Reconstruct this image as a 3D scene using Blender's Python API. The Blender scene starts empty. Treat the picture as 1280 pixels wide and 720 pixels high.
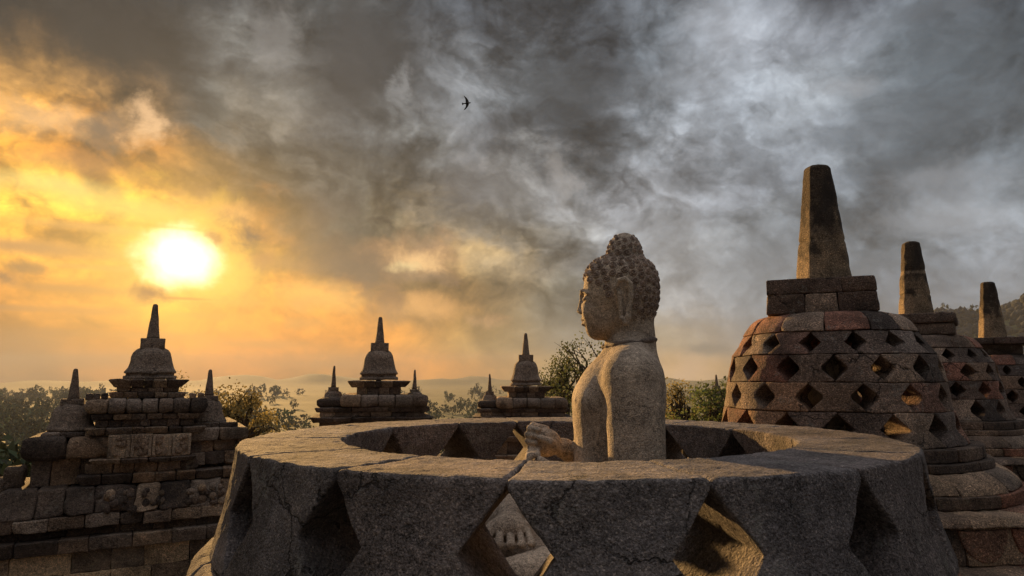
import bpy, bmesh, math, random
import numpy as np
from mathutils import Vector, Matrix

# ------------------------------------------------------------------ camera, sky, sun, exposure
scene = bpy.context.scene
C = scene.collection
R = math.radians
random.seed(7)
rng = np.random.default_rng(7)

CAMH = 1.75                      # eye height above the terrace floor; the floor is z = 0
cam = bpy.data.cameras.new('camera')
cam_o = bpy.data.objects.new('camera', cam)
C.objects.link(cam_o)
cam_o.location = (0, 0, CAMH)
cam_o.rotation_euler = (R(90) + math.atan(112 / 834), 0, 0)
cam.sensor_width = 36
cam.lens = 36 * 834 / 1280
cam.clip_start = .05
cam.clip_end = 20000
scene.camera = cam_o

SUN_AZ, SUN_EL = R(-27.0), R(9.2)
world = bpy.data.worlds.new('World')
scene.world = world
world.use_nodes = True
WN = world.node_tree
WN.nodes.clear()


def s2l(c):
    c = c / 255.
    return c / 12.92 if c <= .04045 else ((c + .055) / 1.055) ** 2.4


def lin(rgb):
    return (s2l(rgb[0]), s2l(rgb[1]), s2l(rgb[2]), 1)


class NT:
    def __init__(s, nt):
        s.nt = nt

    def n(s, typ, ins=None, **kw):
        nd = s.nt.nodes.new(typ)
        for k, v in kw.items():
            setattr(nd, k, v)
        for k, v in (ins or {}).items():
            if isinstance(v, bpy.types.NodeSocket):
                s.nt.links.new(v, nd.inputs[k])
            elif v is not None:
                nd.inputs[k].default_value = v
        return nd

    def m(s, op, a, b=None, c=None, clamp=False):
        nd = s.n('ShaderNodeMath', {0: a, 1: b, 2: c}, operation=op, use_clamp=clamp)
        return nd.outputs[0]

    def mix(s, f, a, b, mode='MIX'):
        nd = s.nt.nodes.new('ShaderNodeMix')
        nd.data_type = 'RGBA'
        nd.blend_type = mode
        nd.clamp_factor = True
        for i, v in ((0, f), (6, a), (7, b)):
            if isinstance(v, bpy.types.NodeSocket):
                s.nt.links.new(v, nd.inputs[i])
            else:
                nd.inputs[i].default_value = v
        return nd.outputs[2]

    def ramp(s, f, stops, interp='LINEAR'):
        nd = s.n('ShaderNodeValToRGB', {0: f})
        cr = nd.color_ramp
        cr.interpolation = interp
        while len(cr.elements) < len(stops):
            cr.elements.new(.5)
        for e, (p, c) in zip(cr.elements, stops):
            e.position = p
            e.color = c if len(c) == 4 else (*c, 1)
        return nd.outputs[0]

    def sm(s, v, a, b, lo=0., hi=1.):
        nd = s.n('ShaderNodeMapRange', {0: v, 1: a, 2: b, 3: lo, 4: hi}, interpolation_type='SMOOTHSTEP')
        return nd.outputs[0]

    def noise(s, vec, scale, detail=5, rough=.5, dist=0., out=0):
        nd = s.n('ShaderNodeTexNoise', {'Vector': vec, 'Scale': scale, 'Detail': detail, 'Roughness': rough, 'Distortion': dist})
        return nd.outputs[out]


def build_sky():
    w = NT(WN)
    dirv = w.n('ShaderNodeTexCoord').outputs['Generated']
    sp = w.n('ShaderNodeSeparateXYZ', {0: dirv})
    x, y, z = sp.outputs
    az = w.m('MULTIPLY', w.m('ARCTAN2', x, y), 180 / math.pi)
    el = w.m('MULTIPLY', w.m('ARCSINE', z), 180 / math.pi)
    # cloud coordinates: the layer overhead seen in perspective
    zz = w.m('ADD', w.m('MAXIMUM', z, 0.), .16)
    pl = w.n('ShaderNodeCombineXYZ', {0: w.m('DIVIDE', x, zz), 1: w.m('DIVIDE', y, zz), 2: z}).outputs[0]
    lean0 = w.n('ShaderNodeVectorMath', {0: dirv, 1: (1., 1., 1.5)}, operation='MULTIPLY').outputs[0]
    wa = w.noise(dirv, 2.6, 6, .55, 0, 1)
    wb = w.noise(lean0, 7.0, 10, .60, .3, 1)
    sa = w.n('ShaderNodeSeparateColor', {0: wa})
    sb = w.n('ShaderNodeSeparateColor', {0: wb})
    def warp(base, i, A, B):
        t = w.m('MULTIPLY', w.m('SUBTRACT', sa.outputs[i], .5), A)
        u = w.m('MULTIPLY', w.m('SUBTRACT', sb.outputs[i], .5), B)
        return w.m('ADD', base, w.m('ADD', t, u))
    # the lowest sky stays calm, the cloud deck above is torn
    calm = w.sm(el, 2., 11., .22, 1.)
    def warp2(base, i, A, B):
        t = w.m('MULTIPLY', w.m('SUBTRACT', sa.outputs[i], .5), A)
        u = w.m('MULTIPLY', w.m('SUBTRACT', sb.outputs[i], .5), B)
        return w.m('ADD', base, w.m('MULTIPLY', w.m('ADD', t, u), calm))
    azw = warp2(az, 0, 4, 9)
    elw = warp2(el, 1, 4, 14)
    AZ = [-37, -32, -27, -22, -16, -10, -4, 2, 8, 14, 20, 26, 32, 37]
    ROWS = [
        (-2, [(120, 105, 70), (150, 120, 75), (185, 145, 85), (185, 135, 75), (180, 140, 80), (200, 145, 80), (190, 145, 90), (165, 145, 115), (170, 150, 130), (195, 165, 140), (150, 135, 120), (120, 120, 125), (110, 118, 128), (100, 110, 120)]),
        (0.5, [(160, 120, 75), (185, 130, 68), (215, 150, 65), (210, 142, 65), (195, 140, 70), (210, 148, 75), (205, 150, 85), (180, 150, 115), (172, 152, 132), (205, 172, 145), (150, 130, 115), (120, 120, 125), (110, 118, 128), (105, 112, 122)]),
        (3, [(180, 132, 78), (200, 140, 62), (245, 170, 50), (240, 160, 50), (228, 160, 72), (215, 155, 85), (182, 150, 112), (150, 135, 120), (140, 135, 130), (165, 152, 142), (132, 132, 134), (116, 121, 126), (115, 122, 130), (115, 122, 130)]),
        (6, [(218, 160, 88), (235, 175, 82), (255, 190, 50), (248, 172, 55), (232, 170, 92), (170, 132, 96), (165, 135, 104), (138, 128, 116), (132, 130, 128), (162, 160, 160), (142, 145, 149), (120, 124, 130), (127, 132, 139), (136, 141, 148)]),
        (9, [(238, 188, 105), (252, 200, 105), (255, 228, 110), (255, 205, 85), (165, 132, 100), (150, 122, 95), (158, 135, 110), (134, 124, 115), (124, 125, 127), (158, 158, 159), (147, 150, 154), (115, 120, 126), (128, 133, 139), (142, 146, 152)]),
        (12, [(250, 208, 122), (255, 216, 112), (255, 216, 90), (225, 165, 85), (122, 106, 90), (128, 113, 97), (122, 111, 101), (124, 119, 114), (148, 148, 149), (152, 154, 158), (141, 144, 148), (120, 125, 131), (132, 137, 143), (137, 142, 148)]),
        (16, [(238, 186, 112), (226, 165, 95), (176, 138, 102), (130, 112, 98), (110, 102, 94), (102, 97, 92), (106, 103, 102), (138, 136, 135), (158, 158, 161), (152, 153, 157), (142, 145, 151), (132, 137, 144), (103, 110, 117), (115, 122, 129)]),
        (20, [(188, 150, 112), (178, 142, 112), (106, 95, 88), (122, 115, 108), (102, 98, 95), (126, 125, 123), (96, 96, 97), (72, 74, 77), (92, 95, 99), (154, 157, 162), (147, 151, 157), (153, 157, 162), (110, 118, 125), (93, 101, 108)]),
        (25, [(68, 62, 57), (62, 57, 54), (84, 81, 78), (124, 122, 119), (80, 78, 77), (76, 76, 77), (118, 119, 121), (100, 104, 108), (83, 86, 91), (112, 117, 123), (154, 157, 163), (135, 138, 144), (125, 131, 138), (98, 105, 113)]),
        (31, [(58, 57, 55), (60, 60, 60), (70, 70, 70), (74, 74, 74), (68, 70, 70), (80, 82, 84), (78, 82, 88), (94, 97, 102), (98, 102, 108), (118, 122, 128), (138, 142, 148), (100, 102, 108), (95, 100, 108), (95, 100, 106)]),
        (42, [(95, 92, 88)] * 4 + [(105, 105, 105)] * 4 + [(115, 118, 124)] * 6),
    ]
    def grade(c):
        r_, g_, b_ = c
        warm = max(0., min(1., (r_ - b_) / 120.))
        l_ = (r_ + g_ + b_) / 3.
        r2, g2, b2 = r_ * (1 + .03 * warm), g_ * (1 - .10 * warm), b_ * (1 - .55 * warm)
        if warm < .5:
            q = .90 + .08 * (l_ - 100) / 50.
            r2, g2, b2 = r2 * q * .98, g2 * q, b2 * q * 1.015
        return (min(r2, 255), g2, b2)
    ROWS = [(e, [grade(c) for c in cs]) for e, cs in ROWS]
    LO, HI = -60., 60.
    azf = w.n('ShaderNodeMapRange', {0: azw, 1: LO, 2: HI, 3: 0., 4: 1.}).outputs[0]
    col = None
    prev = None
    for e, cs in ROWS:
        stops = [(0., lin(cs[0]))] + [((a - LO) / (HI - LO), lin(c)) for a, c in zip(AZ, cs)] + [(1., lin(cs[-1]))]
        r = w.ramp(azf, stops, 'CARDINAL')
        if col is None:
            col = r
        else:
            col = w.mix(w.sm(elw, prev, e), col, r)
        prev = e
    # cloud relief: billows lit from the sun's side, at three sizes
    lean = w.n('ShaderNodeVectorMath', {0: dirv, 1: (1., 1., 1.3)}, operation='MULTIPLY').outputs[0]
    off = (-.016, .0, -.014)
    def relief(scale, detail, rough, dist, o):
        a_ = w.noise(lean, scale, detail, rough, dist)
        p2 = w.n('ShaderNodeVectorMath', {0: lean, 1: tuple(q * o for q in off)}, operation='ADD').outputs[0]
        b_ = w.noise(p2, scale, detail, rough, dist)
        return a_, w.m('SUBTRACT', a_, b_)
    h1, r1_ = relief(3.6, 9, .54, .15, 2.2)
    # cauliflower heads: smooth cells inside cells, pushed about by noise
    wv = w.n('ShaderNodeVectorMath', {0: w.noise(lean, 5., 6, .55, 0, 1), 3: .30}, operation='SCALE').outputs[0]
    wl = w.n('ShaderNodeVectorMath', {0: lean, 1: wv}, operation='ADD').outputs[0]
    def puff(o):
        p2 = w.n('ShaderNodeVectorMath', {0: wl, 1: tuple(q * o for q in off)}, operation='ADD').outputs[0]
        v = w.n('ShaderNodeTexVoronoi', {'Vector': p2, 'Scale': 6.5, 'Detail': 3., 'Roughness': .55, 'Lacunarity': 2.2}, feature='F1', normalize=True)
        return v.outputs['Distance']
    p0 = puff(0.)
    pr = w.m('SUBTRACT', puff(1.1), p0)
    d1 = w.noise(pl, .9, 5, .55, .3)
    k = w.m('ADD', w.m('MULTIPLY', r1_, 2.4), w.m('MULTIPLY', pr, 2.4))
    k = w.m('ADD', k, w.sm(p0, .10, .55, .10, -.16))
    k = w.m('ADD', k, w.sm(h1, .45, .54, -.12, .12))
    k = w.m('ADD', k, w.sm(d1, .3, .7, -.06, .06))
    k = w.m('MULTIPLY', k, w.sm(az, -2., 20., 1.45, .95))
    k = w.m('ADD', w.m('MULTIPLY', k, w.sm(el, 2., 11., .35, 1.)), 1.)
    k = w.m('MULTIPLY', k, w.m('ADD', w.m('MULTIPLY', k, .5), .5))
    col = w.mix(1., col, w.n('ShaderNodeCombineColor', {0: k, 1: k, 2: k}).outputs[0], 'MULTIPLY')
    # individual clouds and gaps: az, el, half sizes, colour, strength, how ragged
    f = 834.
    th = math.atan(112 / f)
    def azel(px, py):
        a = (px - 640) / f
        b = (360 - py) / f
        v = Vector((a, math.cos(th) - b * math.sin(th), math.sin(th) + b * math.cos(th))).normalized()
        return math.degrees(math.atan2(v.x, v.y)), math.degrees(math.asin(v.z))
    rag1 = w.m('MULTIPLY', w.m('SUBTRACT', sb.outputs[2], .5), 4.5)
    wc = w.n('ShaderNodeSeparateColor', {0: w.noise(dirv, 19., 9, .62, .3, 1)})
    def blob(col, px, py, sx, sy, rgb, st, rag=1., hard=.1, tilt=0):
        a0, e0 = azel(px, py)
        sx, sy = sx / 13., sy / 14.
        da = w.m('ADD', w.m('SUBTRACT', az, a0), w.m('MULTIPLY', w.m('SUBTRACT', wc.outputs[0], .5), 6.5 * rag))
        de = w.m('ADD', w.m('SUBTRACT', el, e0), w.m('MULTIPLY', w.m('SUBTRACT', wc.outputs[1], .5), 5. * rag * min(1, sy / sx * 1.6)))
        if tilt:
            ct, st_ = math.cos(R(tilt)), math.sin(R(tilt))
            da, de = (w.m('ADD', w.m('MULTIPLY', da, ct), w.m('MULTIPLY', de, st_)),
                      w.m('SUBTRACT', w.m('MULTIPLY', de, ct), w.m('MULTIPLY', da, st_)))
        da = w.m('DIVIDE', da, sx)
        de = w.m('DIVIDE', de, sy)
        d = w.m('SQRT', w.m('ADD', w.m('MULTIPLY', da, da), w.m('MULTIPLY', de, de)))
        return w.mix(w.sm(d, hard, 1.25, st, 0.), col, lin(rgb))
    B = [
        (130, 50, 230, 62, (55, 51, 48), .75, 1.3), (460, 90, 80, 120, (66, 65, 65), .6, 1.5), (620, 235, 90, 50, (98, 95, 94), .45, 1.5),
        (410, 290, 60, 60, (112, 98, 86), .5, 1.5), (1120, 150, 130, 40, (104, 111, 118), .5, 1.4), (960, 330, 90, 40, (122, 126, 131), .5, 1.3), (840, 300, 60, 60, (152, 152, 153), .45, 1.5),
        (60, 150, 60, 20, (250, 205, 150), .55, 1.2), (178, 160, 26, 26, (255, 205, 150), .8, 1.2),
        (132, 165, 20, 28, (120, 100, 82), .85, .9), (95, 205, 60, 16, (215, 150, 85), .5, 1.2),
        (70, 232, 75, 14, (255, 225, 130), .7, 1.), (175, 262, 90, 14, (255, 235, 120), .7, .8),
        (270, 262, 34, 22, (255, 200, 70), .7, 1.), (300, 268, 30, 14, (255, 185, 105), .7, .8),
        (120, 285, 75, 6, (240, 180, 95), .6, .5), (40, 309, 85, 10, (185, 135, 82), .9, .5),
        (90, 361, 60, 5.5, (185, 125, 62), .85, .3), (105, 388, 50, 6, (190, 125, 60), .7, .3),
        (20, 385, 34, 4, (180, 125, 70), .7, .3), (33, 331, 19, 10, (150, 108, 65), .9, .7),
        (4, 347, 20, 9, (140, 98, 62), .9, .7), (20, 425, 62, 14, (165, 118, 70), .6, .6),
        (60, 450, 130, 10, (160, 118, 68), .45, .3), (190, 420, 60, 6, (205, 140, 60), .5, .5), (330, 430, 70, 7, (200, 135, 62), .6, .6), (420, 455, 90, 6, (190, 128, 64), .5, .4), (250, 395, 40, 5, (225, 150, 50), .5, .5), (130, 335, 60, 4, (225, 165, 80), .6, .4), (70, 415, 40, 5, (170, 118, 65), .6, .6), (385, 405, 30, 10, (215, 150, 70), .6, 1.), (300, 378, 40, 8, (235, 165, 60), .5, .9),
        (345, 50, 26, 40, (135, 132, 129), .6, 1.4), (505, 115, 14, 34, (150, 150, 150), .6, 1.2),
        (440, 60, 45, 60, (72, 71, 71), .6, 1.5), (700, 105, 95, 45, (70, 73, 76), .55, 1.5),
        (440, 330, 75, 34, (118, 98, 80), .75, 1.6), (350, 335, 45, 14, (150, 112, 80), .6, 1.),
        (300, 345, 25, 35, (255, 205, 80), .5, 1.), (400, 372, 60, 22, (250, 190, 100), .6, 1.2),
        (528, 318, 60, 34, (205, 155, 110), .6, 1.4), (522, 324, 34, 19, (255, 205, 140), .95, 1.2), (505, 334, 26, 8, (255, 225, 160), .6, 1.), (530, 385, 52, 17, (245, 180, 105), .75, 1.3),
        (480, 372, 22, 34, (150, 112, 80), .6, 1.2), (525, 345, 40, 12, (130, 108, 88), .55, 1.2),
        (610, 400, 30, 10, (215, 165, 115), .5, 1.2), (700, 220, 22, 45, (165, 160, 156), .5, 1.3),
        (1180, 225, 60, 24, (150, 154, 160), .6, 1.2), (1190, 270, 70, 24, (158, 161, 166), .6, 1.2),
        (1120, 205, 60, 12, (92, 99, 106), .6, 1.), (1190, 60, 60, 60, (105, 113, 120), .4, 1.5),
        (1160, 12, 60, 14, (95, 100, 106), .7, 1.), (1050, 110, 40, 12, (160, 163, 168), .6, 1.2),
        (900, 40, 60, 30, (155, 158, 164), .5, 1.5), (860, 100, 70, 30, (145, 148, 153), .4, 1.3),
        (885, 437, 32, 10, (108, 112, 112), .85, .5), (860, 470, 40, 26, (225, 190, 160), .6, .8),
        (165, 368, 26, 8, (175, 112, 52), .0, .6),
    ]
    for b in B:
        if b[5] > 0:
            col = blob(col, *b)
    # glow of the sun through thin cloud
    ja = w.m('MULTIPLY', w.m('SUBTRACT', w.m('ADD', w.m('MULTIPLY', wc.outputs[2], .5), w.m('MULTIPLY', sb.outputs[2], .5)), .5), 4.2)
    dx_ = w.m('MULTIPLY', w.m('SUBTRACT', az, math.degrees(SUN_AZ)), .88)
    dy_ = w.m('MULTIPLY', w.m('SUBTRACT', el, math.degrees(SUN_EL)), 1.12)
    ang = w.m('ADD', w.m('SQRT', w.m('ADD', w.m('MULTIPLY', dx_, dx_), w.m('MULTIPLY', dy_, dy_))), ja)
    for r0, r1, rgb, st in ((0., 12., (1.0, .50, .05), .60), (.8, 5.6, (1.3, .80, .12), .85), (1.0, 3.5, (2.6, 2.2, 1.3), 1.)):
        col = w.mix(w.sm(ang, r0, r1, st, 0.), col, (*rgb, 1))
    col = blob(col, 308, 292, 27, 19, (112, 84, 58), .95, 1.0, .0, -30)
    col = blob(col, 265, 297, 12, 8, (190, 130, 55), .8, .5)
    col = blob(col, 327, 330, 10, 18, (190, 130, 70), .6, .6)
    col = blob(col, 178, 367, 23, 12, (140, 90, 45), .95, .7, .0)
    col = blob(col, 225, 373, 34, 2., (200, 135, 40), .7, .1)
    col = blob(col, 200, 283, 55, 3., (255, 190, 60), .5, .3)
    # outside the picture: dull cloud behind the camera, brighter broken cloud overhead
    back = w.ramp(w.noise(pl, 1.2, 6, .55, .4), [(.3, (.050, .058, .072)), (.7, (.125, .135, .155))])
    aaz = w.m('ABSOLUTE', az)
    col = w.mix(w.sm(aaz, 42., 75.), col, back)
    over = w.ramp(w.noise(pl, 1.5, 6, .55, .4), [(.3, (.50, .49, .52)), (.7, (1.2, 1.13, 1.14))])
    col = w.mix(w.sm(el, 40., 62.), col, over)
    sky = w.n('ShaderNodeTexSky', sky_type='NISHITA', sun_disc=False, sun_elevation=SUN_EL, sun_rotation=SUN_AZ,
              altitude=300, air_density=1.2, dust_density=3.)
    skyc = w.mix(1., sky.outputs[0], (.08, .08, .08, 1), 'MULTIPLY')
    col = w.mix(.06, col, skyc)
    # below the horizon: dull ground tone
    col = w.mix(w.sm(el, -1., -4.), col, (.06, .055, .045, 1))
    bg = w.n('ShaderNodeBackground', {'Color': col, 'Strength': .574})
    w.n('ShaderNodeOutputWorld', {'Surface': bg.outputs[0]})


build_sky()
world.cycles.sampling_method = 'MANUAL'
world.cycles.sample_map_resolution = 512

sun = bpy.data.lights.new('sun', 'SUN')
sun.energy = 5.0
sun.angle = R(1.2)
sun.color = (1.0, .57, .20)
sun_o = bpy.data.objects.new('sun', sun)
C.objects.link(sun_o)
sdir = Vector((math.sin(SUN_AZ) * math.cos(SUN_EL), math.cos(SUN_AZ) * math.cos(SUN_EL), math.sin(SUN_EL)))
sun_o.rotation_euler = sdir.to_track_quat('Z', 'Y').to_euler()
sun_o.location = (-20, 40, 20)

vs = scene.view_settings
vs.view_transform = 'Standard'
vs.look = 'None'
vs.exposure = .8
vs.gamma = 1
scene.cycles.use_denoising = True
scene.cycles.max_bounces = 6
scene.cycles.diffuse_bounces = 3
scene.cycles.volume_bounces = 1
scene.cycles.transparent_max_bounces = 8
scene.cycles.sample_clamp_indirect = 4


# ------------------------------------------------------------------ helpers
def _hash(ix, iy, iz, seed):
    h = (ix * 374761393 + iy * 668265263 + iz * 2147483647 + seed * 974634777) & 0xffffffff
    h = ((h ^ (h >> 13)) * 1274126177) & 0xffffffff
    h = ((h ^ (h >> 16)) * 2246822519) & 0xffffffff
    h = h ^ (h >> 15)
    return (h & 0xffff) / 32767.5 - 1.


def vnoise(P, seed=0):
    P = np.asarray(P, float)
    I = np.floor(P).astype(np.int64)
    F = P - I
    F = F * F * F * (F * (F * 6 - 15) + 10)
    out = np.zeros(len(P))
    for dx in (0, 1):
        wx = F[:, 0] if dx else 1 - F[:, 0]
        for dy in (0, 1):
            wy = F[:, 1] if dy else 1 - F[:, 1]
            for dz in (0, 1):
                wz = F[:, 2] if dz else 1 - F[:, 2]
                out += wx * wy * wz * _hash(I[:, 0] + dx, I[:, 1] + dy, I[:, 2] + dz, seed)
    return out


def fbm(P, octv=4, seed=0, gain=.5):
    a, s, o = 1., 1., 0.
    for i in range(octv):
        o = o + a * vnoise(P * s + i * 17.3, seed + i)
        a *= gain
        s *= 2.03
    return o


def v3noise(P, octv, seed):
    return np.stack([fbm(P, octv, seed + 31 * i) for i in range(3)], 1)


class MB:
    """collects geometry for one mesh object"""
    def __init__(s):
        s.v, s.f, s.t, s.n = [], [], [], 0

    def add(s, V, F, tint=(1, 1, 1)):
        V = np.asarray(V, float).reshape(-1, 3)
        s.v.append(V)
        if isinstance(F, np.ndarray):
            s.f.append(F + s.n)
        else:
            by = {}
            for q in F:
                by.setdefault(len(q), []).append(q)
            for q in by.values():
                s.f.append(np.array(q, dtype=np.int64) + s.n)
        t = np.empty((len(V), 4))
        t[:, 3] = 1
        t[:, :3] = tint
        s.t.append(t)
        s.n += len(V)

    def build(s, name, mat, parent=None, loc=None, smooth=True, origin=None):
        V = np.concatenate(s.v)
        if origin is not None:
            V = V - np.array(origin)
        me = bpy.data.meshes.new(name)
        me.vertices.add(len(V))
        me.vertices.foreach_set('co', V.astype(np.float32).ravel())
        ln = np.concatenate([np.full(len(q), q.shape[1]) for q in s.f])
        li = np.concatenate([q.ravel() for q in s.f])
        me.loops.add(len(li))
        me.polygons.add(len(ln))
        me.loops.foreach_set('vertex_index', li.astype(np.int32))
        me.polygons.foreach_set('loop_start', np.concatenate([[0], np.cumsum(ln)[:-1]]).astype(np.int32))
        me.polygons.foreach_set('loop_total', ln.astype(np.int32))
        me.update(calc_edges=True)
        a = me.color_attributes.new('tint', 'FLOAT_COLOR', 'POINT')
        a.data.foreach_set('color', np.concatenate(s.t).ravel().astype(np.float32))
        if smooth:
            me.polygons.foreach_set('use_smooth', [True] * len(me.polygons))
        me.materials.append(mat)
        o = bpy.data.objects.new(name, me)
        C.objects.link(o)
        if parent is not None:
            o.parent = parent
        if origin is not None and parent is None:
            o.location = origin
        if loc is not None:
            o.location = loc
        return o


def tag(o, label=None, cat=None, group=None, kind=None):
    if label: o['label'] = label
    if cat: o['category'] = cat
    if group: o['group'] = group
    if kind: o['kind'] = kind
    return o


def empty(name, loc, rz=0):
    o = bpy.data.objects.new(name, None)
    C.objects.link(o)
    o.location = loc
    o.rotation_euler = (0, 0, rz)
    o.empty_display_size = .2
    return o


def ticks(L, res, b):
    n = max(1, int(round((L - 2 * b) / res)))
    return np.concatenate([[0, b * .35, b * .75], b * 1.1 + (L - 2.2 * b) * np.linspace(0, 1, n + 1), [L - b * .75, L - b * .35, L]])


_grid_cache = {}


def cube_grid(nx, ny, nz):
    """index triples on the surface of a lattice + quads"""
    k = (nx, ny, nz)
    if k in _grid_cache:
        return _grid_cache[k]
    idx = -np.ones((nx, ny, nz), int)
    m = np.zeros((nx, ny, nz), bool)
    m[0] = m[-1] = True
    m[:, 0] = m[:, -1] = True
    m[:, :, 0] = m[:, :, -1] = True
    T = np.argwhere(m)
    idx[T[:, 0], T[:, 1], T[:, 2]] = np.arange(len(T))
    Q = []
    def quads(a, flip):
        q = np.stack([a[:-1, :-1], a[1:, :-1], a[1:, 1:], a[:-1, 1:]], -1).reshape(-1, 4)
        Q.append(q[:, ::-1] if flip else q)
    quads(idx[0], True); quads(idx[-1], False)
    quads(idx[:, 0], False); quads(idx[:, -1], True)
    quads(idx[:, :, 0], True); quads(idx[:, :, -1], False)
    _grid_cache[k] = (T, np.concatenate(Q))
    return _grid_cache[k]


def block(mb, L, fn, res=.05, bev=.012, amp=.003, ns=18., tint=(1, 1, 1), seed=0, octv=3, flip=False):
    """a stone with rounded, worn edges: a rounded box in size L, bent into place by fn(u, v, w in 0..1)"""
    b = min(bev, min(L) * .3)
    rr = (res,) * 3 if not isinstance(res, tuple) else res
    tx, ty, tz = (ticks(l, r, b) for l, r in zip(L, rr))
    T, Q = cube_grid(len(tx), len(ty), len(tz))
    P = np.stack([tx[T[:, 0]], ty[T[:, 1]], tz[T[:, 2]]], 1)
    Lv = np.array(L)
    wear = b * (1 + .5 * vnoise(P * 9 + seed, seed) + 2.2 * np.clip(vnoise(P * 6 - seed, seed + 3) - .35, 0, 1))[:, None]
    q = np.clip(P, wear, Lv - wear)
    d = P - q
    ln = np.linalg.norm(d, axis=1, keepdims=True)
    P = np.where(ln > 1e-9, q + d / np.maximum(ln, 1e-9) * np.minimum(wear, ln), P)
    W = fn(P / Lv)
    W = W + v3noise(W * ns, octv, seed % 97) * amp + v3noise(W * ns * .22 + 5, 1, 3) * amp * 1.2
    mb.add(W, Q[:, ::-1] if flip else Q, tint)


def box_block(mb, x0, x1, y0, y1, z0, z1, **kw):
    def fn(u):
        return np.stack([x0 + (x1 - x0) * u[:, 0], y0 + (y1 - y0) * u[:, 1], z0 + (z1 - z0) * u[:, 2]], 1)
    block(mb, (x1 - x0, y1 - y0, z1 - z0), fn, **kw)


def interp_profile(prof):
    zs = np.array([p[0] for p in prof])[::-1]
    rs = np.array([p[1] for p in prof])[::-1]
    if zs[0] > zs[-1]:
        zs, rs = zs[::-1], rs[::-1]
    return lambda z: np.interp(z, zs, rs)


TINTS = [(.50, .46, .44), (.36, .33, .32), (1.55, 1.4, 1.2), (.8, .72, .66), (1.05, .93, .82), (.65, .57, .52), (1.4, 1.25, 1.05), (.46, .42, .41), (1.0, .97, .94), (.72, .68, .66), (1.2, 1.0, .8)]
REDS = [(1.35, .80, .64), (1.15, .82, .70), (1.5, 1.12, .8)]


def pick(i, red=.0):
    r = random.Random(i * 7919 + 13)
    c = r.choice(REDS) if r.random() < red else r.choice(TINTS)
    k = r.uniform(.85, 1.15)
    return tuple(k * q for q in c)


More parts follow.
